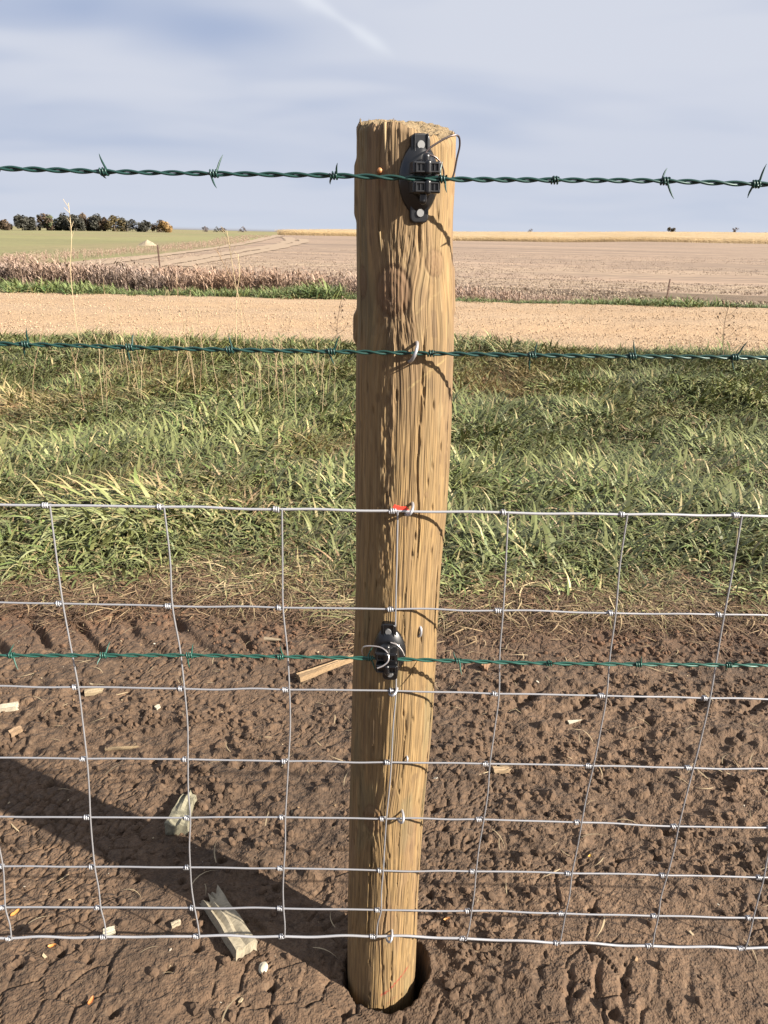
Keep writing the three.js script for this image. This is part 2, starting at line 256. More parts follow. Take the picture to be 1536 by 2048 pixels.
function grainCoord(t, y) { // grain that flows round the knots; returns across-grain metres
  let a = t * 0.063; for (const [kt, ky, rx, ry, s] of knots) { const dx = (t - kt) * 0.063, dy = y - ky, e = Math.exp(-(dx * dx / (rx * rx * 5) + dy * dy / (ry * ry * 7))); a += s * e * rx * 0.8 * Math.tanh(dx / rx * 2.2); } return a + 0.004 * n2(t * 1.1, y * 2.2);
}
function postDisp(t, y) {
  const a = grainCoord(t, y);
  let d = 0.0018 * n2(t * 1.3 + 7, y * 4) + 0.00028 * n2(a * 90, y * 5) + 0.00035 * n2(a * 260, y * 9) + 0.0003 * n2(a * 560, y * 18);
  for (let i = 0; i < cracks.length; i++) {
    const [ct, y0, y1, w, dp] = cracks[i]; if (y > y0 || y < y1) continue;
    const off = Math.abs((t - ct) * 0.063 + 0.0035 * n2(y * 9 + i * 7, i) + 0.0012 * n2(y * 45, i * 3)), ends = ss(y0, y0 - 0.03, y) * ss(y1, y1 + 0.04, y);
    d -= dp * 0.7 * ends * ss(w * 0.85, w * 0.15, off);
  }
  const p = chipPatch(t, y); if (p > 0) { d += p * (0.0006 * n2(a * 170, y * 26) + 0.0010 * n2(a * 420 + 5, y * 75)); d -= p * 0.0006; }
  for (const [kt, ky, rx, ry, s] of knots) { const q = Math.hypot((t - kt) * 0.063 / rx, (y - ky) / ry); if (q < 2.2) { d += s * (0.0010 * Math.exp(-q * q * 0.8) + 0.0003 * Math.sin(q * 17) * ss(1.6, 0.3, q)); d -= s * 0.0011 * Math.exp(-Math.pow((q - 1.0) / 0.12, 2)); } }
  // shallow nicks
  const [f, , id] = vor(t * 5.2 + 60, y * 17); if (id % 5 === 0) d -= 0.003 * ss(0.16, 0.02, Math.hypot(f * 1.0));
  // ragged bark strips on the left outline
  const strip = (t0, y0, y1, w, hgt) => hgt * ss(w, w * 0.4, Math.abs(t - t0 - 0.05 * n2(y * 30, 4))) * ss(y0, y0 - 0.012, y) * ss(y1, y1 + 0.012, y);
  d += strip(-1.45, 1.365, 1.29, 0.16, 0.003) + strip(-1.5, 1.19, 1.14, 0.14, 0.0045) + strip(-1.42, 1.03, 0.93, 0.12, 0.0018) + strip(1.4, 1.25, 1.18, 0.13, 0.0022);
  return d;
}
const topH = (x, z) => { const c = ss(-0.012, 0.022, x - 0.026), f = clamp((z + 0.118) / 0.085); return 1.4085 - 0.0135 * f - 0.0125 * c * f + 0.0016 * n2(x * 120, z * 120) + 0.0014 * n2(x * 300, z * 300); };
const woodMap = colorTex(1024, 2048, (u, v) => {
  const t = (u - 0.5) * Math.PI * 2, y = v * 1.75 - 0.32, a = grainCoord(t, y);
  const g1 = n2(a * 260, y * 7), g2 = n2(a * 90 + 9, y * 3), g3 = n2(a * 700, y * 18), patch = fbm(t * 0.9 + 3, y * 3.2, 4);
  let c = mix3([0.40, 0.262, 0.112], [0.345, 0.232, 0.118], ss(0.75, 1.3, y + 0.15 * patch));
  c = mix3(c, [0.49, 0.325, 0.135], ss(-0.05, 0.35, patch) * 0.6);
  const g4 = n2(a * 420 + 30, y * 42), k = 1 + 0.18 * g1 + 0.14 * g2 + 0.22 * g3 + 0.16 * g4; c = [c[0] * k, c[1] * k, c[2] * k];
  c = mix3(c, [0.16, 0.098, 0.048], ss(0.42, 0.75, n2(a * 330 + 50, y * 5 + 3)) * 0.5 * clamp(0.5 + n2(t * 3, y * 9)));
  c = mix3(c, [0.18, 0.11, 0.055], ss(0.55, 0.85, n2(a * 200 + 11, y * 48)) * 0.45); c = mix3(c, [0.60, 0.44, 0.22], ss(0.55, 0.9, n2(a * 260 + 71, y * 30)) * 0.4);
  c = mix3(c, [0.235, 0.150, 0.075], ss(0.22, 0.75, g1 * 0.6 + g2 * 0.55) * 0.55);
  c = mix3(c, [0.36, 0.22, 0.13], ss(0.15, 0.5, fbm(t * 1.6 + 20, y * 6, 3)) * 0.4);
  c = mix3(c, [0.27, 0.25, 0.13], ss(0.28, 0.5, fbm(t * 2 + 70, y * 5 + 9, 3)) * 0.35);
  const p = chipPatch(t, y); c = mix3(c, [0.31, 0.205, 0.10], p * 0.4 * (0.5 + 0.5 * n2(a * 300, y * 90))); c = mix3(c, [0.55, 0.40, 0.2], p * ss(0.35, 0.8, n2(a * 260, y * 120)) * 0.6);
  for (const [kt, ky, rx, ry, s] of knots) { const q = Math.hypot((t - kt) * 0.063 / rx, (y - ky) / ry) + 0.08 * n2(t * 20, y * 60); if (q < 2.4) { const ring = 0.5 + 0.5 * Math.sin(q * 17); c = mix3(c, [0.30, 0.165, 0.085], s * ss(1.25, 0.7, q) * (0.45 + 0.3 * ring)); c = mix3(c, [0.20, 0.115, 0.055], s * 0.6 * Math.exp(-Math.pow((q - 1.02) / 0.1, 2)) + s * 0.3 * ss(2.3, 1.1, q) * ring * 0.5); } }
  const scrape = (t0, y0, t1, y1, w, s, col) => { const L = Math.hypot((t1 - t0) * 0.063, y1 - y0), dx = (t1 - t0) * 0.063 / L, dy = (y1 - y0) / L, px = (t - t0) * 0.063, py = y - y0, al = px * dx + py * dy, ac = Math.abs(px * dy - py * dx + 0.004 * Math.sin(al / L * 3.1)); if (al > 0 && al < L) c = mix3(c, col, s * ss(w, w * 0.3, ac) * clamp(0.55 + 0.6 * n2(al * 300, py * 500)) * ss(0, 0.006, al) * ss(L, L - 0.01, al)); };
  scrape(0.12, 1.184, 0.72, 1.215, 0.0022, 0.6, [0.56, 0.41, 0.19]); scrape(0.0, 1.094, 0.95, 1.135, 0.0022, 0.7, [0.60, 0.46, 0.2]); scrape(0.25, 1.155, 0.5, 1.178, 0.0014, 0.4, [0.56, 0.41, 0.19]); scrape(-0.1, 0.79, 0.2, 0.805, 0.0012, 0.4, [0.28, 0.13, 0.07]);
  scrape(-0.05, -0.005, 0.95, 0.042, 0.0040, 0.95, [0.50, 0.06, 0.035]); scrape(0.1, -0.028, 0.6, -0.014, 0.0016, 0.5, [0.42, 0.085, 0.05]);
  const rs = Math.hypot((t + 0.5) * 0.063, (y - 1.338) * 0.55); c = mix3(c, [0.30, 0.14, 0.06], ss(0.010, 0.001, rs) * 0.6);
  return c;
});
const woodBump = grayTex(1024, 2048, (u, v) => { const t = (u - 0.5) * Math.PI * 2, y = v * 1.75 - 0.32, a = grainCoord(t, y); return 0.5 + 0.2 * n2(a * 520, y * 14) + 0.2 * n2(a * 1000, y * 30) + 0.15 * n2(a * 240, y * 9) + chipPatch(t, y) * 0.25 * n2(a * 600, y * 160); });
const woodMat = std([0.455, 0.437, 0.42], 0.82, { map: woodMap, bumpMap: woodBump, bumpScale: 0.0024 });
const post = thing('fence_post', 'round tan wooden fence post in the middle of the photo', 'fence post', [0.024, 0, POST.z]);
{
  const NU = 330, NV = 560, pos = [], uv = [], idx = [];
  for (let j = 0; j <= NV; j++) for (let i = 0; i <= NU; i++) {
    const t = (i / NU - 0.5) * Math.PI * 2; let y = lerp(-0.3, 1.4, j / NV);
    const rTop = POST.r(1.4), ex = POST.x(1.4) + Math.sin(t) * rTop, ez = POST.z + Math.cos(t) * rTop, th = topH(ex, ez);
    y = lerp(-0.3, th, j / NV); let r = POST.r(y) + postDisp(t, y); const nearTop = th - y; r -= 0.0035 * ss(0.006, 0, nearTop) + 0.001 * ss(0.03, 0, nearTop) * n2(t * 22, 5);
    pos.push(POST.x(y) + Math.sin(t) * r - 0.024, y, Math.cos(t) * r); uv.push(i / NU, (y + 0.32) / 1.75);
  }
  for (let j = 0; j < NV; j++) for (let i = 0; i < NU; i++) { const a = j * (NU + 1) + i, b = a + 1, c = a + NU + 1, d = c + 1; idx.push(a, b, c, b, d, c); }
  const g = new THREE.BufferGeometry(); g.setAttribute('position', new THREE.Float32BufferAttribute(pos, 3)); g.setAttribute('uv', new THREE.Float32BufferAttribute(uv, 2)); g.setIndex(idx); g.computeVertexNormals();
  mesh('shaft', g, woodMat, post);
  // sawn end: rings of the trunk, rough fibres
  const P2 = [], U2 = [], I2 = [], NR = 40, NA = 220, rim = NV * (NU + 1);
  for (let j = 0; j <= NR; j++) for (let i = 0; i <= NA; i++) {
    const t = (i / NA - 0.5) * Math.PI * 2, q = j / NR, k = rim + Math.round(i / NA * NU); const rx = pos[k * 3], ry = pos[k * 3 + 1], rz = pos[k * 3 + 2], cx = POST.x(1.4) - 0.024;
    const x = lerp(cx, rx, q), z = rz * q, y = lerp(topH(x + 0.024, z + POST.z) + 0.0015, ry, ss(0.8, 1, q)); P2.push(x, y, z); U2.push(x, z);
  }
  for (let j = 0; j < NR; j++) for (let i = 0; i < NA; i++) { const a = j * (NA + 1) + i, b = a + 1, c = a + NA + 1, d = c + 1; I2.push(a, c, b, b, c, d); }
  const g2 = new THREE.BufferGeometry(); g2.setAttribute('position', new THREE.Float32BufferAttribute(P2, 3)); g2.setAttribute('uv', new THREE.Float32BufferAttribute(U2.map((v) => v / 0.14 + 0.5), 2)); g2.setIndex(I2); g2.computeVertexNormals();
  const endMap = colorTex(512, 512, (u, v) => { const x = (u - 0.5) * 0.14, z = (v - 0.5) * 0.14, r = Math.hypot(x + 0.006, z) + 0.002 * n2(x * 60, z * 60), ring = 0.5 + 0.5 * Math.sin(r * 2100), k = 1 + 0.25 * n2(x * 900, z * 900) + 0.25 * fbm(x * 120, z * 120, 3); return mix3([0.42 * k, 0.315 * k, 0.175 * k], [0.25 * k, 0.175 * k, 0.09 * k], ring * 0.45); });
  mesh('sawn_end', g2, std([0.48, 0.46, 0.44], 0.9, { map: endMap, bumpMap: soilBump, bumpScale: 0.0015 }), post);
  // torn fibres along the rim
  const r = rng(5), sm = std([0.25, 0.18, 0.092], 0.85), sm2 = std([0.18, 0.122, 0.06], 0.85);
  const geos = [0, 1, 2].map((k) => { const s = new THREE.ConeGeometry(0.0012 + 0.0004 * k, 0.009 + 0.003 * k, 5, 3); s.translate(0, 0.005, 0); const p = s.attributes.position; for (let i = 0; i < p.count; i++) p.setX(i, p.getX(i) * 1.8 + 0.12 * (k - 1) * p.getY(i)); s.computeVertexNormals(); return s; });
  for (let i = 0; i < 46; i++) {
    const t = i < 22 ? -1.5 + r() * 1.5 : -1.5 + r() * 3.0, rr = POST.r(1.4) - 0.003 - r() * 0.003, x = POST.x(1.4) + Math.sin(t) * rr, z = POST.z + Math.cos(t) * rr, h = topH(x, z);
    const m = mesh('splinter', geos[i % 3], i % 2 ? sm : sm2, post); m.position.set(x - 0.024, h - 0.006 + 0.003 * r(), z - POST.z); m.rotation.set((r() - 0.4) * 0.7, t + r(), (r() - 0.5) * 0.8); m.scale.setScalar(0.4 + 0.5 * r());
  }
  // the long pale sliver hanging under the rim on the shaded side
  const sl = new THREE.ConeGeometry(0.0022, 0.06, 6, 6); sl.rotateX(Math.PI); const m = mesh('sliver', sl, std([0.36, 0.26, 0.14], 0.8), post); const tt = -0.42; m.position.set(POST.x(1.37) - 0.024 + Math.sin(tt) * 0.0598, 1.365, Math.cos(tt) * 0.0598); m.rotation.set(0.02, 0, 0.05); m.scale.z = 0.6;
  const sl2 = mesh('sliver', sl, sm, post); sl2.position.set(POST.x(1.26) - 0.024 + Math.sin(-0.5) * 0.0625, 1.268, Math.cos(-0.5) * 0.0625); sl2.scale.set(0.7, 0.45, 0.5); sl2.rotation.z = 0.12;
}
function onPost(X, y, out = 0) { const cx = POST.x(y), r = POST.r(y), s = clamp((X - cx) / r, -0.99, 0.99), t = Math.asin(s); return { t, p: V(cx + s * (r + out), y, POST.z + Math.cos(t) * (r + out)), n: V(Math.sin(t), 0, Math.cos(t)) }; }
const toPost = (v) => V(v.x - 0.024, v.y, v.z - POST.z);
const steel = std([0.38, 0.38, 0.40], 0.42, { metalness: 0.55 });
const galv = std([0.30, 0.30, 0.315], 0.40, { metalness: 0.45 });
const galvBright = std([0.38, 0.38, 0.395], 0.38, { metalness: 0.45 });
const tube = (pts, r, seg = 40, rad = 6, closed = false) => new THREE.TubeGeometry(pts instanceof THREE.Curve ? pts : new THREE.CatmullRomCurve3(pts), seg, r, rad, closed);
// staples: a wire arch over a fence wire, its two legs in the wood
function staple(X, y, tilt, hgt, out, label, scale = 1) {
  const { t, p } = onPost(X, y); const pts = []; for (let i = 0; i <= 16; i++) { const a = Math.PI * i / 16; pts.push(V(0, Math.cos(a) * hgt, Math.sin(a) * out * (0.8 + 0.2 * Math.sin(a)))); }
  pts.unshift(V(0, hgt, -0.012)); pts.push(V(0, -hgt, -0.012));
  const m = mesh('staple', tube(pts, 0.0021 * scale, 40, 8), steel, post); m.position.copy(toPost(p)); m.rotation.set(0, t, tilt, 'YXZ'); m.userData.label = label; return m;
}
staple(0.0405, 1.1440, -0.35, 0.0125, 0.016, 'silver staple over the middle barbed wire');
staple(0.0425, 0.938, -0.55, 0.0085, 0.016, 'silver staple over the top wire of the mesh');
staple(0.0290, 0.6515, -0.9, 0.0070, 0.013, 'silver staple below the lower insulator');
staple(0.0520, 0.5235, -0.2, 0.005, 0.005, 'silver staple driven nearly flush', 0.7);
staple(0.0456, 0.4125, -0.4, 0.0085, 0.015, 'silver staple over the fifth mesh wire');
staple(0.0343, 0.1505, -0.6, 0.0085, 0.015, 'silver staple over the bottom mesh wire');
staple(0.0645, 0.7450, -0.1, 0.0075, 0.004, 'stray silver staple with no wire under it', 0.9);
{
  const { t, p } = onPost(-0.004, 1.346); const g = new THREE.SphereGeometry(0.0034, 14, 8, 0, Math.PI * 2, 0, Math.PI * 0.55); g.rotateX(Math.PI / 2);
  const m = mesh('nail_head', g, std([0.42, 0.19, 0.075], 0.5, { metalness: 0.4 }), post); m.position.copy(toPost(p)); m.rotation.y = t; m.userData.label = 'small rusty orange nail head';
}

// ------------------------------------------------------------------ woven wire mesh
const ROWS = [
  [[-0.4348, 0.9341], [-0.2847, 0.935], [-0.1303, 0.9346], [0.0239, 0.9355], [0.1705, 0.9363], [0.3289, 0.9366], [0.4814, 0.9383]],
  [[-0.4381, 0.7876], [-0.2861, 0.7867], [-0.1322, 0.7873], [0.025, 0.788], [0.1755, 0.7886], [0.3337, 0.7877], [0.4865, 0.7884]],
  [[-0.4348, 0.6495], [-0.2802, 0.6499], [-0.1268, 0.6511], [0.0292, 0.6524], [0.1806, 0.6501], [0.3391, 0.6496], [0.4923, 0.6482]],
  [[-0.4389, 0.5197], [-0.2851, 0.5217], [-0.1319, 0.5208], [0.0256, 0.5219], [0.1766, 0.5219], [0.3358, 0.5211], [0.4901, 0.5202]],
  [[-0.4481, 0.4046], [-0.2901, 0.4065], [-0.1397, 0.4104], [0.0203, 0.4103], [0.175, 0.4122], [0.3313, 0.4089], [0.4871, 0.4036]],
  [[-0.6037, 0.2986], [-0.4539, 0.3003], [-0.2981, 0.302], [-0.1454, 0.3027], [0.0176, 0.3013], [0.1702, 0.3019], [0.3284, 0.3005], [0.4855, 0.299], [0.6464, 0.2975]],
  [[-0.615, 0.2068], [-0.455, 0.2097], [-0.2974, 0.2114], [-0.1481, 0.213], [0.0159, 0.2125], [0.1685, 0.213], [0.3277, 0.2101], [0.4858, 0.2072], [0.6478, 0.2055]],
  [[-0.617, 0.1341], [-0.4539, 0.1406], [-0.2938, 0.1447], [-0.1483, 0.1473], [0.0093, 0.1502], [0.1639, 0.1482], [0.3258, 0.1402], [0.4874, 0.1359], [0.6487, 0.1327]]];
for (const R of ROWS) { // carry the weave on beyond the frame
  if (R.length === 7) { R.unshift([R[0][0] - 0.156, R[0][1] - 0.001]); R.push([R[7][0] + 0.156, R[7][1]]); }
  for (let k = 0; k < 3; k++) { R.unshift([R[0][0] - 0.154, R[0][1] - 0.0004]); R.push([R[R.length - 1][0] + 0.154, R[R.length - 1][1] - 0.0003]); }
}
{
  const fence = thing('woven_wire_fence', 'silver woven wire mesh stapled to the wooden post', 'wire fence', [0, 0, 0]);
  const r = rng(21), rad = [0.0019, 0.00145, 0.00145, 0.00145, 0.00145, 0.0015, 0.0016, 0.0021];
  const rowCurve = ROWS.map((R, i) => {
    const pts = []; R.forEach(([x, y], j) => { pts.push(V(x - 0.005, y, 0.0012)); if (j < R.length - 1) { const [x2, y2] = R[j + 1], bow = i === 7 ? (j % 2 ? 0.0025 : -0.002) : (r() - 0.5) * 0.0022; pts.push(V(lerp(x, x2, 0.32), lerp(y, y2, 0.32) + bow, 0.001 + (r() - 0.5) * 0.002), V(lerp(x, x2, 0.68), lerp(y, y2, 0.68) - bow * 0.6, 0.001 + (r() - 0.5) * 0.002)); } });
    const c = new THREE.CatmullRomCurve3(pts, false, 'centripetal'); mesh('line_wire', tube(c, rad[i], 420, 8), i === 7 || i === 0 ? galvBright : galv, fence); return c;
  });
  // stays, one upright wire for each column of knots
  const n = ROWS[0].length;
  for (let j = 0; j < n; j++) {
    const pts = []; for (let i = 0; i < 8; i++) { const [x, y] = ROWS[i][j]; pts.push(V(x + 0.0035, y + 0.001, 0.0045)); if (i < 7) { const [x2, y2] = ROWS[i + 1][j]; pts.push(V(lerp(x, x2, 0.5) + 0.0035 + (r() - 0.5) * 0.004, lerp(y, y2, 0.5), 0.0035 + (r() - 0.5) * 0.003)); } }
    if (j === 6) pts[0].x += 0.001;
    mesh('stay_wire', tube(new THREE.CatmullRomCurve3(pts, false, 'centripetal'), 0.00125, 150, 7), galv, fence);
  }
  // hinge knots: the stay's ends wrapped round the line wire
  const kn = (w, tn, rr) => { const pts = []; for (let i = 0; i <= tn * 14; i++) { const a = i / 14 * Math.PI * 2; pts.push(V(-w / 2 + w * i / (tn * 14), Math.cos(a) * rr, Math.sin(a) * rr)); } pts.push(V(w * 0.7, rr * 0.3, rr * 1.1)); return tube(pts, 0.00125, tn * 26, 6); };
  const big = [kn(0.0075, 2.5, 0.0030), kn(0.0085, 3, 0.0030), kn(0.006, 2, 0.0032)];
  for (let i = 0; i < 8; i++) for (let j = 0; j < n; j++) { const m = mesh('knot', big[(i * 5 + j) % 3], galvBright, fence); m.position.set(ROWS[i][j][0] - 0.0035, ROWS[i][j][1], 0.0012); m.rotation.set(r() * 6, 0, (r() - 0.5) * 0.3); }
}

// ------------------------------------------------------------------ barbed wire
class Twist extends THREE.Curve {
  constructor(base, r, pitch, ph) { super(); Object.assign(this, { base, r, pitch, ph }); this.len = base.getLength(); }
  getPoint(t, o = new THREE.Vector3()) { const p = this.base.getPointAt(clamp(t)), a = t * this.len / this.pitch * Math.PI * 2 + this.ph + 0.8 * n2(t * 23, this.pitch * 900); return o.set(p.x, p.y + Math.cos(a) * this.r, p.z + Math.sin(a) * this.r); }
}
const greenWire = std([0.012, 0.044, 0.037], 0.36, { metalness: 0.15 });
const greenWire2 = std([0.017, 0.072, 0.054], 0.36, { metalness: 0.15 });
const bareTip = std([0.42, 0.50, 0.47], 0.45, { metalness: 0.3 });
function barbGeo(seed, l1, l2) {
  const r = rng(seed), out = []; const pts = []; for (let i = 0; i <= 32; i++) { const a = i / 12 * Math.PI * 2; pts.push(V(-0.0042 + 0.0084 * i / 32, Math.cos(a) * 0.0036, Math.sin(a) * 0.0036)); }
  out.push(tube(pts, 0.00105, 70, 6));
  for (const [s, l] of [[1, l1], [-1, l2]]) { // cut on the slant, so one side runs out to a point
    const c = new THREE.CylinderGeometry(0.0009, 0.0012, l, 7, 4), p = c.attributes.position; for (let i = 0; i < p.count; i++) { const y = p.getY(i) / l + 0.5, k = ss(0.62, 1, y); p.setX(i, p.getX(i) * (1 - 0.75 * k) + 0.0009 * k + 0.0012 * y * y * (r() > 2 ? 1 : 0.6)); p.setZ(i, p.getZ(i) * (1 - 0.85 * k)); }
    c.translate(0, l / 2, 0); c.rotateZ((r() - 0.5) * 0.9); if (s < 0) c.rotateX(Math.PI + (r() - 0.5) * 0.7); c.translate(s * 0.003, s * 0.0025, 0); c.computeVertexNormals(); out.push(c.index ? c.toNonIndexed() : c);
  }
  return mergeGeometries(out.map((g) => { const q = g.index ? g.toNonIndexed() : g; q.deleteAttribute('uv'); return q; }));
}
const barbs = [barbGeo(1, 0.019, 0.015), barbGeo(2, 0.017, 0.006), barbGeo(3, 0.014, 0.017), barbGeo(4, 0.018, 0.012)];
function barbedWire(label, ctrl, z, pitch, seed, mat, spins, zs) {
  const g = thing('barbed_wire', label, 'barbed wire', [0, 0, 0], 'barbed wires of the fence'), r = rng(seed);
  const first = ctrl[0], last = ctrl[ctrl.length - 1], step = 0.1255, all = [];
  for (let k = 9; k >= 1; k--) all.push([first[0] - step * k, first[1] - 0.0004 * k]); all.push(...ctrl); for (let k = 1; k <= 9; k++) all.push([last[0] + step * k, last[1] + 0.0003 * k]);
  const base = new THREE.CatmullRomCurve3(all.map(([x, y]) => V(x, y, z(x))), false, 'centripetal');
  for (const ph of [0, Math.PI]) mesh('strand', tube(new Twist(base, 0.00155, pitch, ph), 0.00152, 1500, 6), mat, g);
  all.forEach(([x, y], i) => { if (Math.abs(x) > 1.35) return; const m = mesh('barb', barbs[(i * 3 + seed) % 4], mat, g); m.position.set(x, y, z(x)); const k = i - 9; m.rotation.set((spins[k] ?? (r() - 0.5) * 2.4), 0, 0.02); });
  return g;
}
barbedWire('top green barbed wire held by the upper black insulator', [[-0.427, 1.337], [-0.3065, 1.336], [-0.186, 1.3365], [-0.0542, 1.3373], [0.0653, 1.3363], [0.1894, 1.3379], [0.311, 1.3395], [0.4122, 1.3386]], (x) => 0.022 + 0.002 * n2(x * 5, 1), 0.052, 11, greenWire, { 1: 0.5, 2: -0.3, 3: 1.0, 4: 2.6, 5: 1.6, 6: 2.7 });
barbedWire('middle green barbed wire stapled straight to the wooden post', [[-0.428, 1.145], [-0.3031, 1.144], [-0.182, 1.1435], [-0.0587, 1.1436], [0.0624, 1.1437], [0.1857, 1.1444], [0.3079, 1.1457], [0.4328, 1.1471]], (x) => 0.0035 + 0.0015 * n2(x * 5, 7) + 0.004 * ss(0.06, 0.14, Math.abs(x - 0.035)), 0.046, 12, greenWire, { 0: 0.2, 1: -0.2, 2: 0.1, 3: 0.15, 4: 1.4, 5: 0.0, 6: -0.1, 7: 0.2 });
barbedWire('lowest green barbed wire in front of the wire mesh, in the lower insulator', [[-0.5081, 0.7174], [-0.3797, 0.7199], [-0.2591, 0.7214], [-0.1313, 0.7214], [-0.006, 0.7206], [0.1175, 0.7197], [0.2464, 0.7189], [0.3724, 0.7206], [0.5002, 0.7214]], (x) => 0.024 + 0.002 * n2(x * 5, 3), 0.058, 13, greenWire2, { 0: 2.8, 4: 2.9, 5: 2.2 });

// ------------------------------------------------------------------ black plastic insulators
const plastic = new THREE.MeshPhysicalMaterial({ roughness: 0.33, clearcoat: 0.25, clearcoatRoughness: 0.3 }); plastic.color.setRGB(0.0045, 0.0045, 0.0055);
const pinSteel = std([0.09, 0.07, 0.068], 0.32, { metalness: 0.7 }), pinBright = std([0.55, 0.5, 0.47], 0.3, { metalness: 0.8 });
function insulator(label, X, y, lift, pinPts, pin2, pinMat, lean) {
  const o = onPost(X, y, lift), g = thing('wire_insulator', label, 'insulator', [o.p.x, o.p.y, o.p.z], 'insulators nailed to the post'); g.rotation.set(0, o.t, lean, 'YXZ');
  const rr = (w, h, r) => { const s = new THREE.Shape(), a = w / 2, b = h / 2; s.moveTo(-a + r, -b); s.lineTo(a - r, -b); s.quadraticCurveTo(a, -b, a, -b + r); s.lineTo(a, b - r); s.quadraticCurveTo(a, b, a - r, b); s.lineTo(-a + r, b); s.quadraticCurveTo(-a, b, -a, b - r); s.lineTo(-a, -b + r); s.quadraticCurveTo(-a, -b, -a + r, -b); return s; };
  const bp = new THREE.ExtrudeGeometry(rr(0.0185, 0.089, 0.005), { depth: 0.008, bevelEnabled: true, bevelSize: 0.0018, bevelThickness: 0.0018, bevelSegments: 3, curveSegments: 6 }); bp.translate(0, 0, -0.004); mesh('base_plate', bp, plastic, g);
  // oval skirt
  const prof = [[0.0001, 0.0125], [0.45, 0.0125], [0.62, 0.0115], [0.8, 0.0075], [0.95, 0.003], [1, 0.0002], [0.97, -0.004], [0.8, -0.006]].map(([a, b]) => new THREE.Vector2(a, b));
  const fl = new THREE.LatheGeometry(prof, 48); { const p = fl.attributes.position; for (let i = 0; i < p.count; i++) { const x = p.getX(i), z = p.getZ(i), r = Math.hypot(x, z); if (r > 1e-3) { const c = Math.abs(x / r), s = Math.abs(z / r), k = Math.pow(Math.pow(c, 1.75) + Math.pow(s, 1.75), -1 / 1.75); p.setX(i, x * k); p.setZ(i, z * k); } } } fl.rotateX(Math.PI / 2); fl.scale(0.0240, 0.0405, 1); fl.computeVertexNormals(); mesh('flange', fl, plastic, g);
  const neck = new THREE.LatheGeometry([[0.0001, 0.024], [0.011, 0.024], [0.0135, 0.0225], [0.015, 0.018], [0.0165, 0.008], [0.0165, 0.004]].map(([a, b]) => new THREE.Vector2(a, b)), 36); neck.rotateX(Math.PI / 2); neck.scale(1, 1.25, 1); neck.computeVertexNormals(); mesh('neck', neck, plastic, g);
  for (const s of [1, -1]) { // the two jaws that hold the wire, each with raised window frames
    const geos = [new RoundedBoxGeometry(0.0315, 0.0125, 0.018, 2, 0.0016).translate(0, s * 0.0098, 0.0245)];
    for (const dx of [-0.0078, 0.0078]) { for (const e of [-1, 1]) { geos.push(new RoundedBoxGeometry(0.0115, 0.0018, 0.003, 1, 0.0006).translate(dx, s * 0.0098 + e * 0.0042, 0.0342), new RoundedBoxGeometry(0.0018, 0.0086, 0.003, 1, 0.0006).translate(dx + e * 0.0048, s * 0.0098, 0.0342)); } geos.push(new RoundedBoxGeometry(0.0016, 0.007, 0.002, 1, 0.0005).translate(dx, s * 0.0098, 0.034)); }
    const j = mesh(s > 0 ? 'upper_jaw' : 'lower_jaw', mergeGeometries(geos.map((q) => q.toNonIndexed())), plastic, g);
    const cyl = new THREE.CapsuleGeometry(0.0038, 0.0085, 5, 14).translate(0.001, s * 0.0098, 0.0345); mesh('pin_sleeve', cyl, plastic, j);
  }
  const post2 = new THREE.CapsuleGeometry(0.0040, 0.006, 5, 14).translate(-0.001, -0.0205, 0.0225); mesh('pin_stop', post2, plastic, g);
  const cap = new THREE.CapsuleGeometry(0.0046, 0.004, 5, 14).translate(0.001, 0.0188, 0.026); mesh('pin_eye', cap, plastic, g);
  for (const [nx, ny] of [[0.0, 0.0345], [0.0005, -0.0355]]) { const n = new THREE.CylinderGeometry(0.0042, 0.0048, 0.0022, 18); n.rotateX(Math.PI / 2); const m = mesh('nail_head', n, std([0.19, 0.19, 0.19], 0.55, { metalness: 0.3 }), g); m.position.set(nx, ny, 0.0068); }
  const ridge = (x) => mesh('rib', new RoundedBoxGeometry(0.0016, 0.03, 0.003, 1, 0.0006).translate(x, 0.031, 0.0065), plastic, g); ridge(-0.0072); ridge(0.0075);
  mesh('lock_pin', tube(pinPts.map((p) => V(...p)), 0.0011, 60, 8), pinMat, g); if (pin2) mesh('lock_pin', tube(pin2.map((p) => V(...p)), 0.001, 40, 8), pinMat, g);
  return g;
}
insulator('upper black plastic insulator near the top of the post', 0.0405, 1.3375, 0.0, [[-0.002, 0.020, 0.028], [0.001, 0.0265, 0.027], [0.0135, 0.035, 0.026], [0.030, 0.0425, 0.024], [0.0385, 0.0425, 0.021], [0.0415, 0.035, 0.018], [0.0395, 0.020, 0.015], [0.0375, 0.007, 0.014], [0.0355, 0.001, 0.014]], [[0.0, 0.0225, 0.029], [0.008, 0.0215, 0.029], [0.016, 0.016, 0.028], [0.0205, 0.008, 0.027], [0.0215, 0.0, 0.026]], pinSteel, 0.02);
insulator('lower black plastic insulator at the height of the lowest barbed wire', 0.0225, 0.7200, 0.004, [[-0.036, 0.000, 0.016], [-0.0365, 0.010, 0.020], [-0.033, 0.018, 0.023], [-0.020, 0.022, 0.026], [-0.006, 0.0215, 0.029], [0.003, 0.016, 0.034], [0.004, 0.008, 0.039], [-0.002, 0.002, 0.042], [-0.011, -0.002, 0.044]], [[0.004, 0.022, 0.014], [0.013, 0.019, 0.014], [0.020, 0.010, 0.014], [0.023, 0.002, 0.014]], pinBright, 0.05);
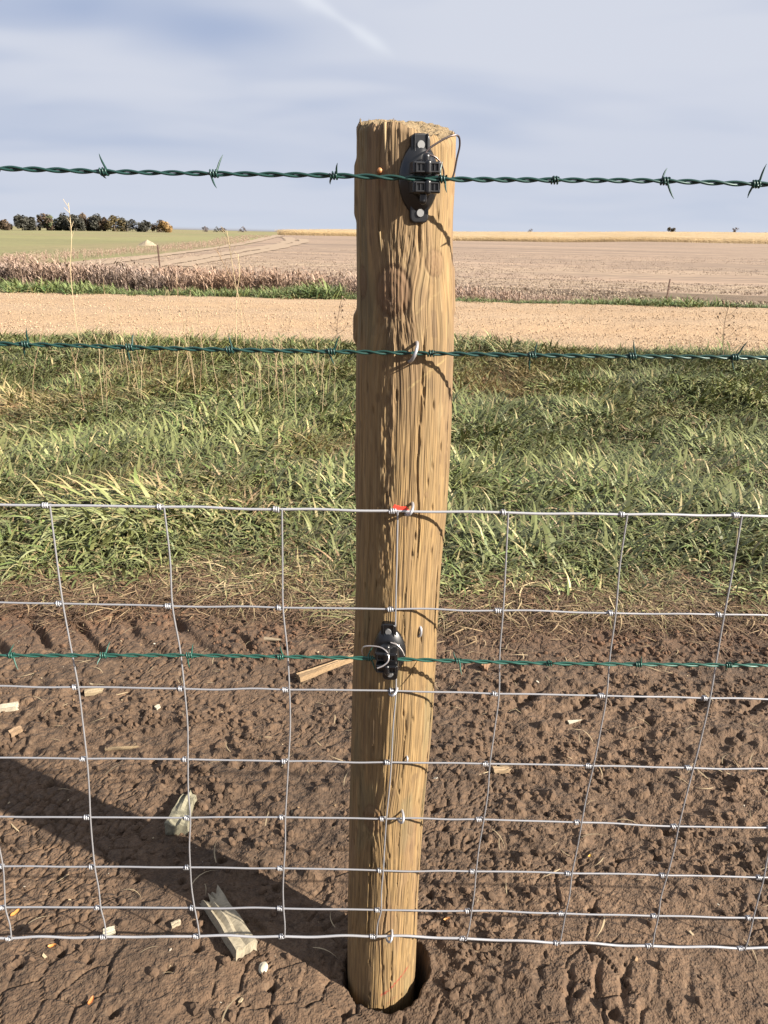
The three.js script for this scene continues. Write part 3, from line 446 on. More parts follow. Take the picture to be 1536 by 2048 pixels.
{
  const sh = new THREE.Shape(); [[-0.013, 0.002], [-0.011, 0.0052], [-0.001, 0.0030], [0.006, 0.0035], [0.0085, -0.0005], [0.004, -0.0035], [-0.002, -0.001], [-0.009, -0.0005]].forEach(([x, y], i) => (i ? sh.lineTo(x, y) : sh.moveTo(x, y)));
  const g = new THREE.ExtrudeGeometry(sh, { depth: 0.0016, bevelEnabled: true, bevelSize: 0.0003, bevelThickness: 0.0003, bevelSegments: 1 }); const m = mesh('plastic_scrap', g, std([0.62, 0.045, 0.025], 0.45)); m.position.set(0.0335, 0.938, -0.0005); m.rotation.set(-0.1, 0.05, -0.06); tag(m, 'small torn scrap of red plastic caught behind the top mesh wire', 'scrap');
}

// ------------------------------------------------------------------ grass and other ground cover
function blade(pos, col, idx, base, az, len, wid, up, bend, c0, c1, seg = 4, curl = 0) {
  // a strip that leaves the ground at angle `up` and bends over by `bend`
  let x = base[0], y = base[1], z = base[2], e = up, a = az; const st = len / seg, n0 = pos.length / 3;
  for (let i = 0; i <= seg; i++) {
    const t = i / seg, w = wid * (1 - Math.pow(t, 2.2)) * (0.75 + 0.5 * Math.sin(Math.PI * Math.min(1, t * 1.4))) * 0.5, sx = Math.cos(a + Math.PI / 2) * w, sz = Math.sin(a + Math.PI / 2) * w, c = mix3(c0, c1, t);
    if (i < seg) { pos.push(x - sx, y, z - sz, x + sx, y + w * 0.35, z + sz); col.push(...c, ...c); } else { pos.push(x, y, z); col.push(...c); }
    if (i < seg - 1) { const q = n0 + i * 2; idx.push(q, q + 1, q + 2, q + 1, q + 3, q + 2); } else if (i === seg - 1) { const q = n0 + i * 2; idx.push(q, q + 1, q + 2); }
    x += Math.cos(a) * Math.cos(e) * st; z += Math.sin(a) * Math.cos(e) * st; y += Math.sin(e) * st; if (y < 0.003) { y = 0.003; e = Math.max(e, 0.02); } e -= bend / seg; a += curl / seg;
  }
}
function finishBlades(pos, col, idx) { const g = new THREE.BufferGeometry(); g.setAttribute('position', new THREE.Float32BufferAttribute(pos, 3)); g.setAttribute('color', new THREE.Float32BufferAttribute(col, 3)); g.setIndex(idx); g.computeVertexNormals(); return g; }
function tuft(seed, n, L, W, upR, bendR, spreadA, pal, rad) { // leans towards +x
  const r = rng(seed), pos = [], col = [], idx = [];
  for (let i = 0; i < n; i++) { const a = (r() - 0.5) * spreadA, c = pal[Math.floor(r() * pal.length)], k = 0.75 + 0.5 * r(), c0 = mix3(c[0], c[1], 0.25 + 0.75 * r()).map((v) => v * k), c1 = c0, rr = Math.sqrt(r()) * rad, ra = r() * 6.283; blade(pos, col, idx, [Math.cos(ra) * rr, 0, Math.sin(ra) * rr], a, L * (0.55 + 0.6 * r()), W * (0.6 + 0.7 * r()), upR[0] + (upR[1] - upR[0]) * r(), bendR[0] + (bendR[1] - bendR[0]) * r(), c0, c1, 5, (r() - 0.5) * 1.2); }
  return finishBlades(pos, col, idx);
}
const G1 = [[0.070, 0.105, 0.028], [0.110, 0.150, 0.042]], G2 = [[0.095, 0.120, 0.036], [0.165, 0.185, 0.068]], G3 = [[0.045, 0.080, 0.024], [0.070, 0.115, 0.036]], Y1 = [[0.16, 0.155, 0.060], [0.25, 0.22, 0.105]], S1 = [[0.20, 0.148, 0.078], [0.30, 0.235, 0.132]], S2 = [[0.150, 0.100, 0.052], [0.23, 0.165, 0.092]], B1 = [[0.085, 0.048, 0.026], [0.140, 0.085, 0.046]], P1 = [[0.13, 0.155, 0.062], [0.215, 0.235, 0.110]];
const grassMat = new THREE.MeshStandardMaterial({ vertexColors: true, roughness: 0.6, side: THREE.DoubleSide });
const strawMat = new THREE.MeshStandardMaterial({ vertexColors: true, roughness: 0.65, side: THREE.DoubleSide });
const edgeZ = (x) => -1.50 + 0.10 * n2(x * 1.6 + 3, 2) + 0.07 * n2(x * 4.1, 6) + 0.10 * ss(-0.35, -0.05, x) * ss(0.25, 0.02, x) - 0.06 * ss(0.5, 1.2, x) - 0.05 * ss(-0.3, -0.9, x);
function stuffGroup(name, label, category) { const g = new THREE.Group(); g.name = name; g.userData = { kind: 'stuff', label, category }; scene.add(g); return g; }
{
  const grp = stuffGroup('roadside_grass', 'long matted green grass on the bank between the soil and the road', 'grass');
  const kinds = [
    tuft(101, 13, 0.20, 0.0125, [0.5, 1.35], [1.0, 2.6], 5.0, [G1, G2, P1, Y1, G2, P1], 0.07), tuft(102, 13, 0.23, 0.0135, [0.35, 1.1], [1.0, 2.2], 4.0, [G1, G2, G2, P1, S1], 0.08), tuft(103, 15, 0.17, 0.0105, [0.5, 1.3], [0.9, 2.4], 6.0, [G2, Y1, P1, S1, G2], 0.07),
    tuft(104, 12, 0.22, 0.0135, [0.2, 1.0], [0.6, 1.9], 3.6, [G1, G2, Y1, P1, P1], 0.09), tuft(105, 17, 0.21, 0.0075, [0.3, 1.1], [0.8, 2.0], 5.0, [S1, S2, Y1, G2, S1], 0.08), tuft(106, 14, 0.17, 0.0100, [0.6, 1.4], [0.8, 2.0], 6.2, [G1, P1, G2, Y1], 0.06)];
  const lists = kinds.map(() => []), r = rng(31), cl = new THREE.Color();
  const put = (x, z) => {
    const D = DZ(z), ez = edgeZ(x); if (z > ez - 0.03) return;
    const dry = fbm(x * 0.9 + 12, z * 1.1 + 4, 3) + 0.35 * ss(ez - 0.45, ez, z) + 0.18 * ss(5.2, 7.2, D) - 0.05, v = fbm(x * 1.7, z * 1.7 + 30, 3);
    const flow = Math.PI * (0.5 + 0.6 * n2(x * 1.3 + 8, z * 1.3) + 0.4 * n2(x * 3.6, z * 3.6 + 4)) + (r() - 0.5) * 2.6; // mostly leaning towards the fence
    const k = r() < clamp(dry * 1.5 + 0.06) ? 4 : [0, 1, 2, 3, 0, 1, 3, 5][Math.floor(r() * 8)];
    const s = (0.62 + 0.5 * r()) * (1 + 0.5 * v) * lerp(0.62, 1, ss(ez, ez - 0.5, z)) * lerp(1, 0.8, ss(6.5, 7.4, D)), b = 0.69 + 0.5 * r() + 0.42 * v;
    cl.setRGB(b * (1.06 + 0.25 * clamp(dry)), b * (1 + 0.05 * clamp(dry)), b);
    lists[k].push({ m: mat4(x, landH(x, z) - 0.012 + 0.03 * r() * r(), z, -flow, s, (r() - 0.5) * 0.35, (r() - 0.5) * 0.35), c: cl.clone() });
  };
  for (let i = 0; i < 27000; i++) { const D = 2.35 + Math.pow(r(), 0.75) * 5.3, z = 0.894 - D, x = (r() - 0.5) * 2 * (D * 0.62 + 0.35); put(x, z); }
  // ragged front on the road shoulder
  for (let i = 0; i < 3000; i++) { const D = 7.25 + 0.55 * r() * r() + 0.16 * n2(i * 0.37, 2), x = (r() - 0.5) * 11; put(x, 0.894 - D); }
  for (let i = 0; i < 1500; i++) {
    const x = (r() - 0.5) * 10.5, cl2 = ss(0.0, 0.5, n2(x * 1.4 + 2, 8) + 0.6 * n2(x * 4.5, 3)), D = 7.15 + 0.55 * r() + 0.25 * n2(x * 1.1, 21), z = 0.894 - D; if (r() > 0.25 + 0.75 * cl2) continue;
    cl.setRGB(0.95, 0.9, 0.9).multiplyScalar(0.75 + 0.5 * r()); lists[[5, 2, 4, 0][Math.floor(r() * 4)]].push({ m: mat4(x, landH(x, z) - 0.01, z, r() * 6.283, (0.55 + 0.75 * cl2) * (0.7 + 0.5 * r())), c: cl.clone() });
  }
  // a coarser mass beyond the sides of the frame
  for (let i = 0; i < 5000; i++) { const D = 2.6 + r() * 5.0, x = (r() < 0.5 ? -1 : 1) * (D * 0.62 + 0.3 + r() * 5); put(x, 0.894 - D); }
  lists.forEach((l, k) => instanced('grass_tuft', kinds[k], grassMat, l, grp));
}
{ // dead, flattened straw and roots where the grass meets the soil
  const grp = stuffGroup('dead_straw', 'brown dead straw matted along the edge of the grass', 'straw');
  const flat = (seed, n, pal, L, W) => { const r = rng(seed), pos = [], col = [], idx = []; for (let i = 0; i < n; i++) { const c = pal[Math.floor(r() * pal.length)], k = 0.7 + 0.6 * r(); blade(pos, col, idx, [(r() - 0.5) * 0.12, 0.002 + r() * 0.016, (r() - 0.5) * 0.12], r() * 6.283, L * (0.4 + 0.8 * r()), W * (0.5 + r()), 0.05 + 0.3 * r() * r(), 0.2 + 0.4 * r(), mix3(c[0], c[1], k - 0.6).map((v) => v * k), mix3(c[0], c[1], k - 0.6).map((v) => v * k), 4, (r() - 0.5) * 2.4); } return finishBlades(pos, col, idx); };
  const kinds = [flat(201, 16, [S2, B1, B1, S1], 0.13, 0.003), flat(202, 16, [B1, S2, B1], 0.10, 0.0026), flat(203, 14, [S1, S2, Y1], 0.16, 0.0036)], lists = kinds.map(() => []), r = rng(41);
  for (let i = 0; i < 9000; i++) {
    const x = (r() - 0.5) * 4.6, ez = edgeZ(x), dz = (r() + r() + r() - 1.5) * 0.42, z = ez + dz; const p = n2(x * 2.4 + 9, z * 2.4); if (dz > 0.02 && r() > ss(0.30, 0.02, dz) * (0.35 + 0.65 * ss(-0.1, 0.5, p))) continue;
    const b = 0.75 + 0.5 * r(); lists[dz > 0.05 ? 1 : Math.floor(r() * 3)].push({ m: mat4(x, (z > -1.9 ? soilH(x, z) : landH(x, z)) + 0.002, z, r() * 6.283, 0.6 + 0.7 * r(), (r() - 0.5) * 0.15, (r() - 0.5) * 0.15), c: grey(b) });
  }
  lists.forEach((l, k) => instanced('straw_mat', kinds[k], strawMat, l, grp));
}
{ // crumbs of earth, chips and bits of straw lying on the soil
  const r = rng(51), lump = (seed, det) => { const g = new THREE.IcosahedronGeometry(1, det), q = rng(seed), o = q() * 50, p = g.attributes.position; for (let i = 0; i < p.count; i++) { const x = p.getX(i), y = p.getY(i), z = p.getZ(i), k = 1 + 0.38 * n2(x * 1.9 + o, y * 1.9 + z * 1.3) + 0.16 * n2(x * 5 + o, z * 5 + y * 4); p.setXYZ(i, x * k, y * k * 0.72, z * k); } const f = g.toNonIndexed ? g : g; f.computeVertexNormals(); return f; };
  const clodMat = std([0.077, 0.0465, 0.0268], 0.96), lists = [[], [], []], gs = [lump(1, 1), lump(2, 1), lump(3, 1)];
  for (let i = 0; i < 42000; i++) {
    const x = (r() - 0.5) * 3.6, z = 0.25 - r() * 1.95; if (r() > 0.10 + 0.9 * roughAt(x, z) * ss(-0.5, 0.3, n2(x * 9, z * 9)) || z < edgeZ(x) || Math.hypot(x - 0.03, z + 0.05) < 0.115) continue;
    const s = 0.0013 + 0.0092 * Math.pow(r(), 4.2), b = 0.8 + 0.45 * r(), red = ss(-0.9, -1.4, z) * 0.2; lists[i % 3].push({ m: mat4(x, soilH(x, z) + s * 0.18, z, r() * 6.283, s, r() * 3, r() * 3), c: new THREE.Color().setRGB(b * (1 + red), b, b * (1 - 0.5 * red)) });
  }
  const grp = stuffGroup('soil_crumbs', 'loose crumbs and small clods of brown earth on the soil', 'soil crumbs'); lists.forEach((l, k) => instanced('crumb', gs[k], clodMat, l, grp));
  const lit = stuffGroup('ground_litter', 'tiny wood chips and straw bits scattered over the soil', 'litter');
  const bit = new THREE.BoxGeometry(1, 0.22, 0.42), bp = bit.attributes.position; for (let i = 0; i < bp.count; i++) bp.setX(i, bp.getX(i) * (bp.getZ(i) > 0 ? 0.7 : 1)); bit.computeVertexNormals();
  const L1 = []; for (let i = 0; i < 620; i++) { const x = (r() - 0.5) * 3.4, z = 0.2 - r() * 1.75; if (Math.hypot(x - 0.03, z + 0.05) < 0.13 || (x > 0.1 && r() < 0.45)) continue; const s = 0.0022 + 0.0095 * Math.pow(r(), 3.5), c = r() < 0.6 ? [0.32, 0.25, 0.155] : r() < 0.6 ? [0.22, 0.142, 0.075] : [0.38, 0.34, 0.27]; L1.push({ m: mat4(x, soilH(x, z) + s * 0.1, z, r() * 6.283, s, (r() - 0.5) * 0.8, (r() - 0.5) * 0.8), c: new THREE.Color().setRGB(...c) }); }
  instanced('wood_bit', bit, std([1, 1, 1], 0.85), L1, lit);
  const st = (seed) => { const q = rng(seed), pos = [], col = [], idx = []; blade(pos, col, idx, [0, 0.004, 0], 0, 0.055, 0.0022, 0.15, 0.4, [0.30, 0.23, 0.135], [0.30, 0.23, 0.135], 5, (q() - 0.5) * 3); return finishBlades(pos, col, idx); };
  const sg = [st(1), st(2), st(3), st(4)], sl = sg.map(() => []); for (let i = 0; i < 480; i++) { const x = (r() - 0.5) * 3.6, z = 0.2 - Math.pow(r(), 0.6) * 1.75; if (Math.hypot(x - 0.03, z + 0.05) < 0.13) continue; sl[i % 4].push({ m: mat4(x, soilH(x, z) + 0.001, z, r() * 6.283, 0.35 + 0.9 * r()), c: grey(0.7 + 0.5 * r()) }); }
  sl.forEach((l, k) => instanced('straw_bit', sg[k], strawMat, l, lit));
}
{ // gravel on the road
  const r = rng(61), g = new THREE.IcosahedronGeometry(1, 0); const p = g.attributes.position; for (let i = 0; i < p.count; i++) p.setY(i, p.getY(i) * 0.7); g.computeVertexNormals();
  const l = []; for (let i = 0; i < 26000; i++) { const D = 7.3 + Math.pow(r(), 1.25) * 5.8, lane = Math.exp(-Math.pow((D - 9.3) / 0.5, 2)) + Math.exp(-Math.pow((D - 11.3) / 0.5, 2)); if (r() < lane * 0.75) continue; const x = (r() - 0.5) * 1.3 * D, z = 0.894 - D, s = 0.005 + 0.009 * Math.pow(r(), 3), b = 0.78 + 0.4 * r(); l.push({ m: mat4(x, landH(x, z) + s * 0.25, z, r() * 6, s, r() * 3, r() * 3), c: new THREE.Color().setRGB(0.32 * b, 0.228 * b, 0.145 * b) }); }
  const o = instanced('road_gravel', g, std([1, 1, 1], 0.9), l); tag(o, 'loose pale gravel stones lying on the road', 'gravel', null, 'stuff');
}
{ // green verge on the far side of the road
  const grp = stuffGroup('verge_grass', 'green grass verge along the far edge of the road', 'grass'), r = rng(71);
  const kinds = [tuft(301, 22, 0.34, 0.016, [0.4, 1.3], [0.7, 1.8], 6, [G1, G2, G3, G1], 0.12), tuft(302, 22, 0.28, 0.015, [0.4, 1.2], [0.8, 2.0], 6, [G1, G2, Y1, G3], 0.12)], lists = kinds.map(() => []);
  for (let i = 0; i < 3600; i++) { const D = 13.15 + 1.75 * r() + 0.25 * n2(i * 0.9, 3), z = 0.894 - D, x = (r() - 0.5) * 21, v = n2(x * 0.7, 5) + 0.5 * n2(x * 2, z * 2); const b = 0.8 + 0.3 * r() + 0.15 * v; lists[i & 1].push({ m: mat4(x, landH(x, z) - 0.02, z, r() * 6.283, (0.52 + 0.32 * r()) * (1 + 0.45 * v) * (x > 2 ? 0.85 : 1) * (1 + 0.9 * Math.exp(-Math.pow((x + 1.1) / 0.55, 2)))), c: grey(b) }); }
  lists.forEach((l, k) => instanced('verge_tuft', kinds[k], grassMat, l, grp));
}
function weedGeo(seed, h, n) { // a dead weed: stiff stem, side twigs, small seed heads
  const r = rng(seed), pos = [], col = [], idx = [], c = [[0.215, 0.148, 0.110], [0.30, 0.212, 0.158]];
  for (let s = 0; s < n; s++) { const bx = (r() - 0.5) * 0.2, bz = (r() - 0.5) * 0.2, hh = h * (0.6 + 0.5 * r()), az = r() * 6.283; blade(pos, col, idx, [bx, 0, bz], az, hh, 0.012, 1.35 + 0.15 * r(), 0.25, c[0], c[0], 3); for (let k = 0; k < 6; k++) { const t = 0.35 + 0.6 * r(); blade(pos, col, idx, [bx + Math.cos(az) * hh * t * 0.14, hh * t, bz + Math.sin(az) * hh * t * 0.14], r() * 6.283, 0.12 + 0.1 * r(), 0.022, 0.5 + 0.6 * r(), 0.6, c[k % 2], c[k % 2], 2); } }
  return finishBlades(pos, col, idx);
}
{
  const grp = stuffGroup('dead_weeds', 'band of dry reddish brown weeds beyond the far verge', 'weeds'), r = rng(81), kinds = [weedGeo(1, 0.72, 4), weedGeo(2, 0.62, 4), weedGeo(3, 0.80, 3)], lists = kinds.map(() => []);
  for (let i = 0; i < 11000; i++) { const D = 15.2 + 6.5 * Math.pow(r(), 1.1), z = 0.894 - D, x = (r() - 0.5) * 1.25 * D, right = ss(-3, 7, x); if (r() < right * 0.88 || (D > 22 && r() < 0.5)) continue; const s = lerp(0.92, 0.30, right) * (0.75 + 0.4 * r()) * lerp(1, 0.75, ss(17.5, 22, D)), b = 0.8 + 0.5 * r(), t = n2(x * 0.6, z * 0.6); lists[i % 3].push({ m: mat4(x, landH(x, z) - 0.02, z, r() * 6.283, s, (r() - 0.5) * 0.3, (r() - 0.5) * 0.3), c: new THREE.Color().setRGB(b * (1 + 0.1 * t), b, b * (1 - 0.12 * t)) }); }
  // scrubby strip along the boundary of the green field
  for (let i = 0; i < 1500; i++) { const D = 30 + 300 * Math.pow(r(), 2.2), z = 0.894 - D, x = edgeX(D) - 0.6 - r() * (2 + D * 0.03); lists[i % 3].push({ m: mat4(x, landH(x, z) - 0.05, z, r() * 6.283, 0.45 + 0.5 * r() * ss(25, 120, D) + 0.1), c: grey(1 + 0.4 * r()) }); }
  lists.forEach((l, k) => instanced('weed', kinds[k], strawMat, l, grp));
}
{ // stubble that still stands in the near part of the field
  const r = rng(91), pos = [], col = [], idx = []; for (let s = 0; s < 7; s++) blade(pos, col, idx, [(r() - 0.5) * 0.9, 0, (r() - 0.5) * 0.16], r() * 6.283, 0.035 + 0.03 * r(), 0.018, 0.6 + 0.6 * r(), 0.3, [0.25, 0.185, 0.122], [0.25, 0.185, 0.122], 2);
  const g = finishBlades(pos, col, idx), l = []; for (let i = 0; i < 16000; i++) { const D0 = 23 + 60 * Math.pow(r(), 1.9), D = Math.round(D0 / 0.76) * 0.76 + (r() - 0.5) * 0.1, z = 0.894 - D, x = (r() - 0.5) * 1.25 * D; if (x < edgeX(D) + 0.5 || n2(x * 0.07 + 3, z * 0.2) < -0.35) continue; l.push({ m: mat4(x, landH(x, z) - 0.01, z, (r() - 0.5) * 0.3, 0.8 + 0.5 * r()), c: grey(0.75 + 0.5 * r()) }); }
  tag(instanced('crop_stubble', g, strawMat, l), 'short cut stalks in rows across the brown field', 'stubble', null, 'stuff');
}

// ------------------------------------------------------------------ standing corn on the rise
{
  const front = table([[-70, 427], [-20, 428], [40, 432], [100, 425], [160, 420], [240, 424]]);
  const grp = stuffGroup('corn_crop', 'ripe tan corn standing on the rise behind the stubble', 'corn');
  const left = (D) => lerp(-58, -128, ss(420, 980, D));
  const pos = [], col = [], idx = [], NX = 220, NZ = 60; const r = rng(95);
  for (let j = 0; j <= NZ; j++) for (let i = 0; i <= NX; i++) { const q = Math.pow(j / NZ, 1.7), x0 = i / NX, D0 = lerp(430, 1000, q), x = lerp(left(D0), 330 + 0.45 * D0, x0), D = lerp(front(x) + 1.2, 1000, q), z = 0.894 - D; const h = 1.75 + 0.25 * n2(x * 0.4, z * 0.2) + 0.3 * n2(x * 0.05, z * 0.02); pos.push(x, landH(x, z) + (j === 0 || i === 0 ? 0 : h), z); const k = 1 + 0.14 * n2(x * 0.7, z * 0.06) + 0.1 * n2(x * 0.05, z * 0.03); col.push(0.36 * k, 0.255 * k, 0.130 * k); }
  for (let j = 0; j < NZ; j++) for (let i = 0; i < NX; i++) { const a = j * (NX + 1) + i, b = a + 1, c = a + NX + 1, d = c + 1; idx.push(a, b, c, b, d, c); }
  mesh('corn_mass', finishBlades(pos, col, idx), strawMat, grp).userData.kind = 'stuff';
  const cp = (seed) => { const q = rng(seed), P = [], C = [], I = [], c0 = [0.27, 0.190, 0.098], c1 = [0.39, 0.285, 0.150]; blade(P, C, I, [0, 0, 0], 0, 2.2, 0.06, 1.54, 0.05, c0, c0, 3); for (let k = 0; k < 7; k++) blade(P, C, I, [0, 0.4 + 0.22 * k, 0], q() * 6.283, 0.7, 0.11, 0.9, 2.0, c1, c1, 3); for (let k = 0; k < 3; k++) blade(P, C, I, [0, 2.1, 0], q() * 6.283, 0.3, 0.04, 1.2, 0.6, c1, c1, 2); return finishBlades(P, C, I); };
  const kinds = [cp(1), cp(2), cp(3)], lists = kinds.map(() => []);
  for (let x = -58; x < 245; x += 0.76) for (let k = 0; k < 9; k++) { const jx = x + (r() - 0.5) * 0.16, D = front(jx) + k * 0.45 + r() * 0.3, z = 0.894 - D; lists[k % 3].push({ m: mat4(jx, landH(jx, z), z, r() * 6.283, 0.92 + 0.16 * r()), c: grey(0.8 + 0.4 * r()) }); }
  for (let i = 0; i < 14000; i++) { const D = 432 + 520 * Math.pow(r(), 1.6), x = lerp(left(D), 0.55 * D, r()), z = 0.894 - D; if (D < front(x) + 3) continue; lists[i % 3].push({ m: mat4(x, landH(x, z), z, r() * 6.283, 0.95 + 0.2 * r()), c: grey(0.9 + 0.4 * r()) }); }
  lists.forEach((l, k) => instanced('corn_plant', kinds[k], strawMat, l, grp));
}

// ------------------------------------------------------------------ trees on the skyline
function crownGeo(seed, n, W, H, leaf, holes = 0.35) {
  const r = rng(seed), pos = [], col = [], idx = [], lobes = []; for (let i = 0; i < 9; i++) { const ly = 0.10 + 0.09 * i, lw = 1.25 * Math.sqrt(Math.max(0.05, 1 - Math.pow((ly - 0.42) / 0.55, 2))); lobes.push([(r() - 0.5) * lw, ly, (r() - 0.5) * lw, 0.24 + 0.16 * r()]); }
  let made = 0; while (made < n) { const l = lobes[Math.floor(r() * 9)], a = r() * 6.283, b = Math.acos(2 * r() - 1), q = l[3] * Math.pow(r(), 0.35), x = l[0] + Math.sin(b) * Math.cos(a) * q, y = l[1] + Math.cos(b) * q * 0.9, z = l[2] + Math.sin(b) * Math.sin(a) * q; if (n2(x * 4 + seed, y * 4 + z * 3) < -holes) { made += 0.3; continue; } made++; const k = 0.75 + 0.5 * r(), az = r() * 6.283, e = (r() - 0.5) * 2.4, s = leaf * (0.6 + 0.8 * r()), ux = Math.cos(az) * s, uz = Math.sin(az) * s, vx = -Math.sin(az) * Math.sin(e) * s, vy = Math.cos(e) * s, vz = Math.cos(az) * Math.sin(e) * s, X = x * W / 2, Y = y * H, Z = z * W / 2, o = pos.length / 3; pos.push(X - ux, Y, Z - uz, X + vx, Y + vy, Z + vz, X + ux, Y + 0.1 * s, Z + uz, X - vx * 0.8, Y - vy * 0.8, Z - vz * 0.8); for (let c = 0; c < 4; c++) col.push(k, k, k); idx.push(o, o + 1, o + 2, o, o + 2, o + 3); }
  return finishBlades(pos, col, idx);
}
function trunkGeo(H, w) { const out = [new THREE.CylinderGeometry(w * 0.35, w, H * 0.75, 7, 3).translate(0, H * 0.375, 0)]; for (let k = 0; k < 5; k++) { const a = k * 1.26 + 0.3, L = H * 0.42; const c = new THREE.CylinderGeometry(w * 0.1, w * 0.3, L, 5); c.translate(0, L / 2, 0); c.rotateZ(0.75); c.rotateY(a); c.translate(0, H * (0.28 + 0.07 * k), 0); out.push(c); } return mergeGeometries(out); }
const bark = std([0.12, 0.095, 0.075], 0.95), leafMats = { dark: std([0.058, 0.056, 0.044], 0.9, { vertexColors: true }), brown: std([0.105, 0.072, 0.045], 0.9, { vertexColors: true }), green: std([0.075, 0.088, 0.04], 0.9, { vertexColors: true }), gold: std([0.30, 0.19, 0.075], 0.9, { vertexColors: true }), grey: std([0.115, 0.09, 0.085], 0.9, { vertexColors: true }), olive: std([0.10, 0.075, 0.032], 0.9, { vertexColors: true }) };
Object.values(leafMats).forEach((m) => { m.side = THREE.DoubleSide; });
const crowns = [1, 2, 3, 4].map((s) => crownGeo(s * 13, 2000, 1, 1, 0.042)), thin = [crownGeo(91, 650, 1, 1, 0.04, 0.1), crownGeo(92, 650, 1, 1, 0.04, 0.1)], trunk1 = trunkGeo(1, 0.035);
function tree(name, label, x, D, W, H, mat, k, group, geo = crowns, sink = 0, base) {
  const z = 0.894 - D, g = thing(name, label, name === 'bush' ? 'bush' : 'tree', [x, (base ?? landH(x, z)) - sink, z], group); const t = mesh('trunk', trunk1, bark, g); t.scale.set(H, H * 0.8, H); const c = mesh('crown', geo[k % geo.length], leafMats[mat], g); c.scale.set(W, H * 0.92, W); c.position.y = H * 0.06; c.rotation.y = k * 1.7; return g;
}
{
  const r = rng(111), ord = ['first', 'second', 'third', 'fourth', 'fifth', 'sixth', 'seventh', 'eighth', 'ninth', 'tenth', 'eleventh', 'twelfth', 'thirteenth', 'fourteenth', 'fifteenth', 'sixteenth', 'seventeenth', 'eighteenth', 'nineteenth', 'twentieth', 'twenty-first', 'twenty-second'];
  const spec = [[-236, 6.0, 5.5], [-230, 5, 5], [-225, 7, 7.6], [-219.5, 7, 7.4], [-214, 7, 8.2], [-208.5, 6.5, 8.6], [-203, 7, 7.8], [-197.5, 6.5, 8.2], [-192, 6.5, 8.0], [-187, 6.5, 7.6], [-181.5, 7, 8.4], [-176, 7, 8.0], [-171, 6, 7.2], [-163.5, 7.5, 7.6], [-157.5, 7, 7.2], [-149.5, 5.5, 5.2], [-144, 6, 5.8], [-138.5, 6.5, 6.2]];
  spec.forEach(([x, W, H], i) => tree('tree', `${ord[i]} tree from the left in the dark line of trees on the left skyline`, x, 472 + r() * 12, W * 1.85, H * (1.04 + 0.12 * r()), i === 13 ? 'olive' : i < 2 ? 'brown' : ['dark', 'brown', 'dark', 'dark', 'green'][Math.floor(r() * 5)], i, 'trees in the line on the left skyline', crowns, 0));
  tree('tree', 'golden orange autumn tree at the right end of the tree line', -131, 468, 10.5, 6.0, 'gold', 1, null, crowns, 0.2);
  tree('tree', 'small rounded bare tree just right of the golden tree', -160, 700, 8.5, 6.2, 'grey', 0, null, thin, 0.2, -1.9);
  tree('tree', 'small dark tree left of the brown one in the distant pair', -150.5, 700, 6.5, 5.8, 'dark', 1, null, thin, 0.2, -1.9);
  tree('tree', 'low brown tree right of the dark one in the distant pair', -144.5, 700, 9.5, 5.6, 'brown', 0, null, thin, 0.2, -1.9);
  tree('tree', 'lone bare tree on the skyline above the wheel tracks', -127, 700, 9.5, 6.2, 'grey', 1, null, thin, 0.2, -1.9);
  tree('bush', 'dense dark bush on the skyline above the corn', 342, 915, 10, 5.2, 'olive', 2, null, crowns, 0.2, landH(342, -914) + 1.6);
  tree('bush', 'thin spiky bush on the skyline at the far right above the corn', 418, 915, 10, 6.0, 'grey', 0, null, thin, 0.2, landH(418, -914) + 1.4);
  tree('bush', 'faint tiny bush on the skyline behind the corn, right of the post', 184, 960, 7, 3.4, 'grey', 1, null, thin, 0.2, landH(184, -959) + 2.2);
}
{ // pale heap of lime at the edge of the green field
  const g = new THREE.SphereGeometry(1, 40, 20, 0, Math.PI * 2, 0, Math.PI / 2), p = g.attributes.position; for (let i = 0; i < p.count; i++) { const x = p.getX(i), y = p.getY(i), z = p.getZ(i), rr = Math.hypot(x, z), k = 1 + 0.14 * n2(x * 3, z * 3); p.setXYZ(i, x * k, Math.pow(clamp(1 - rr), 0.95) * (1 + 0.2 * n2(x * 4 + 5, z * 4)) + 0.03 * n2(x * 14, z * 14), z * k); } g.scale(1.15, 0.66, 0.95); g.computeVertexNormals();
  const m = mesh('spoil_heap', g, std([0.26, 0.21, 0.145], 0.95)); m.position.set(-24.4, landH(-24.4, -79.1) - 0.10, -79.1); tag(m, 'small pale heap of spoil in front of the green field', 'heap');
}
// ------------------------------------------------------------------ steel posts of the far field fence
for (const [x, top, label, lean] of [[-6.40, 0.84, 'rusty steel post standing in the weeds left of the wooden post', 0.02], [8.40, 0.22, 'short dark steel post at the field edge on the right', -0.02]]) {
  const z = -21.1, y0 = landH(x, z) - 0.1, H = top - y0, g = thing('steel_post', label, 'steel post', [x, y0, z], 'steel posts of the far fence line'), m = std([0.085, 0.048, 0.035], 0.8, { metalness: 0.2 });
  mesh('flange', new RoundedBoxGeometry(0.045, H, 0.006, 1, 0.002).translate(0, H / 2, 0), m, g); mesh('web', new RoundedBoxGeometry(0.007, H - 0.004, 0.04, 1, 0.002).translate(0, H / 2 - 0.002, -0.0205), m, g);
  for (let k = 0; k < 8; k++) mesh('stud', new THREE.BoxGeometry(0.014, 0.02, 0.012).translate(0, H - 0.08 - k * 0.11, 0.008), m, g); g.rotation.set(0, 0.3, lean);
}
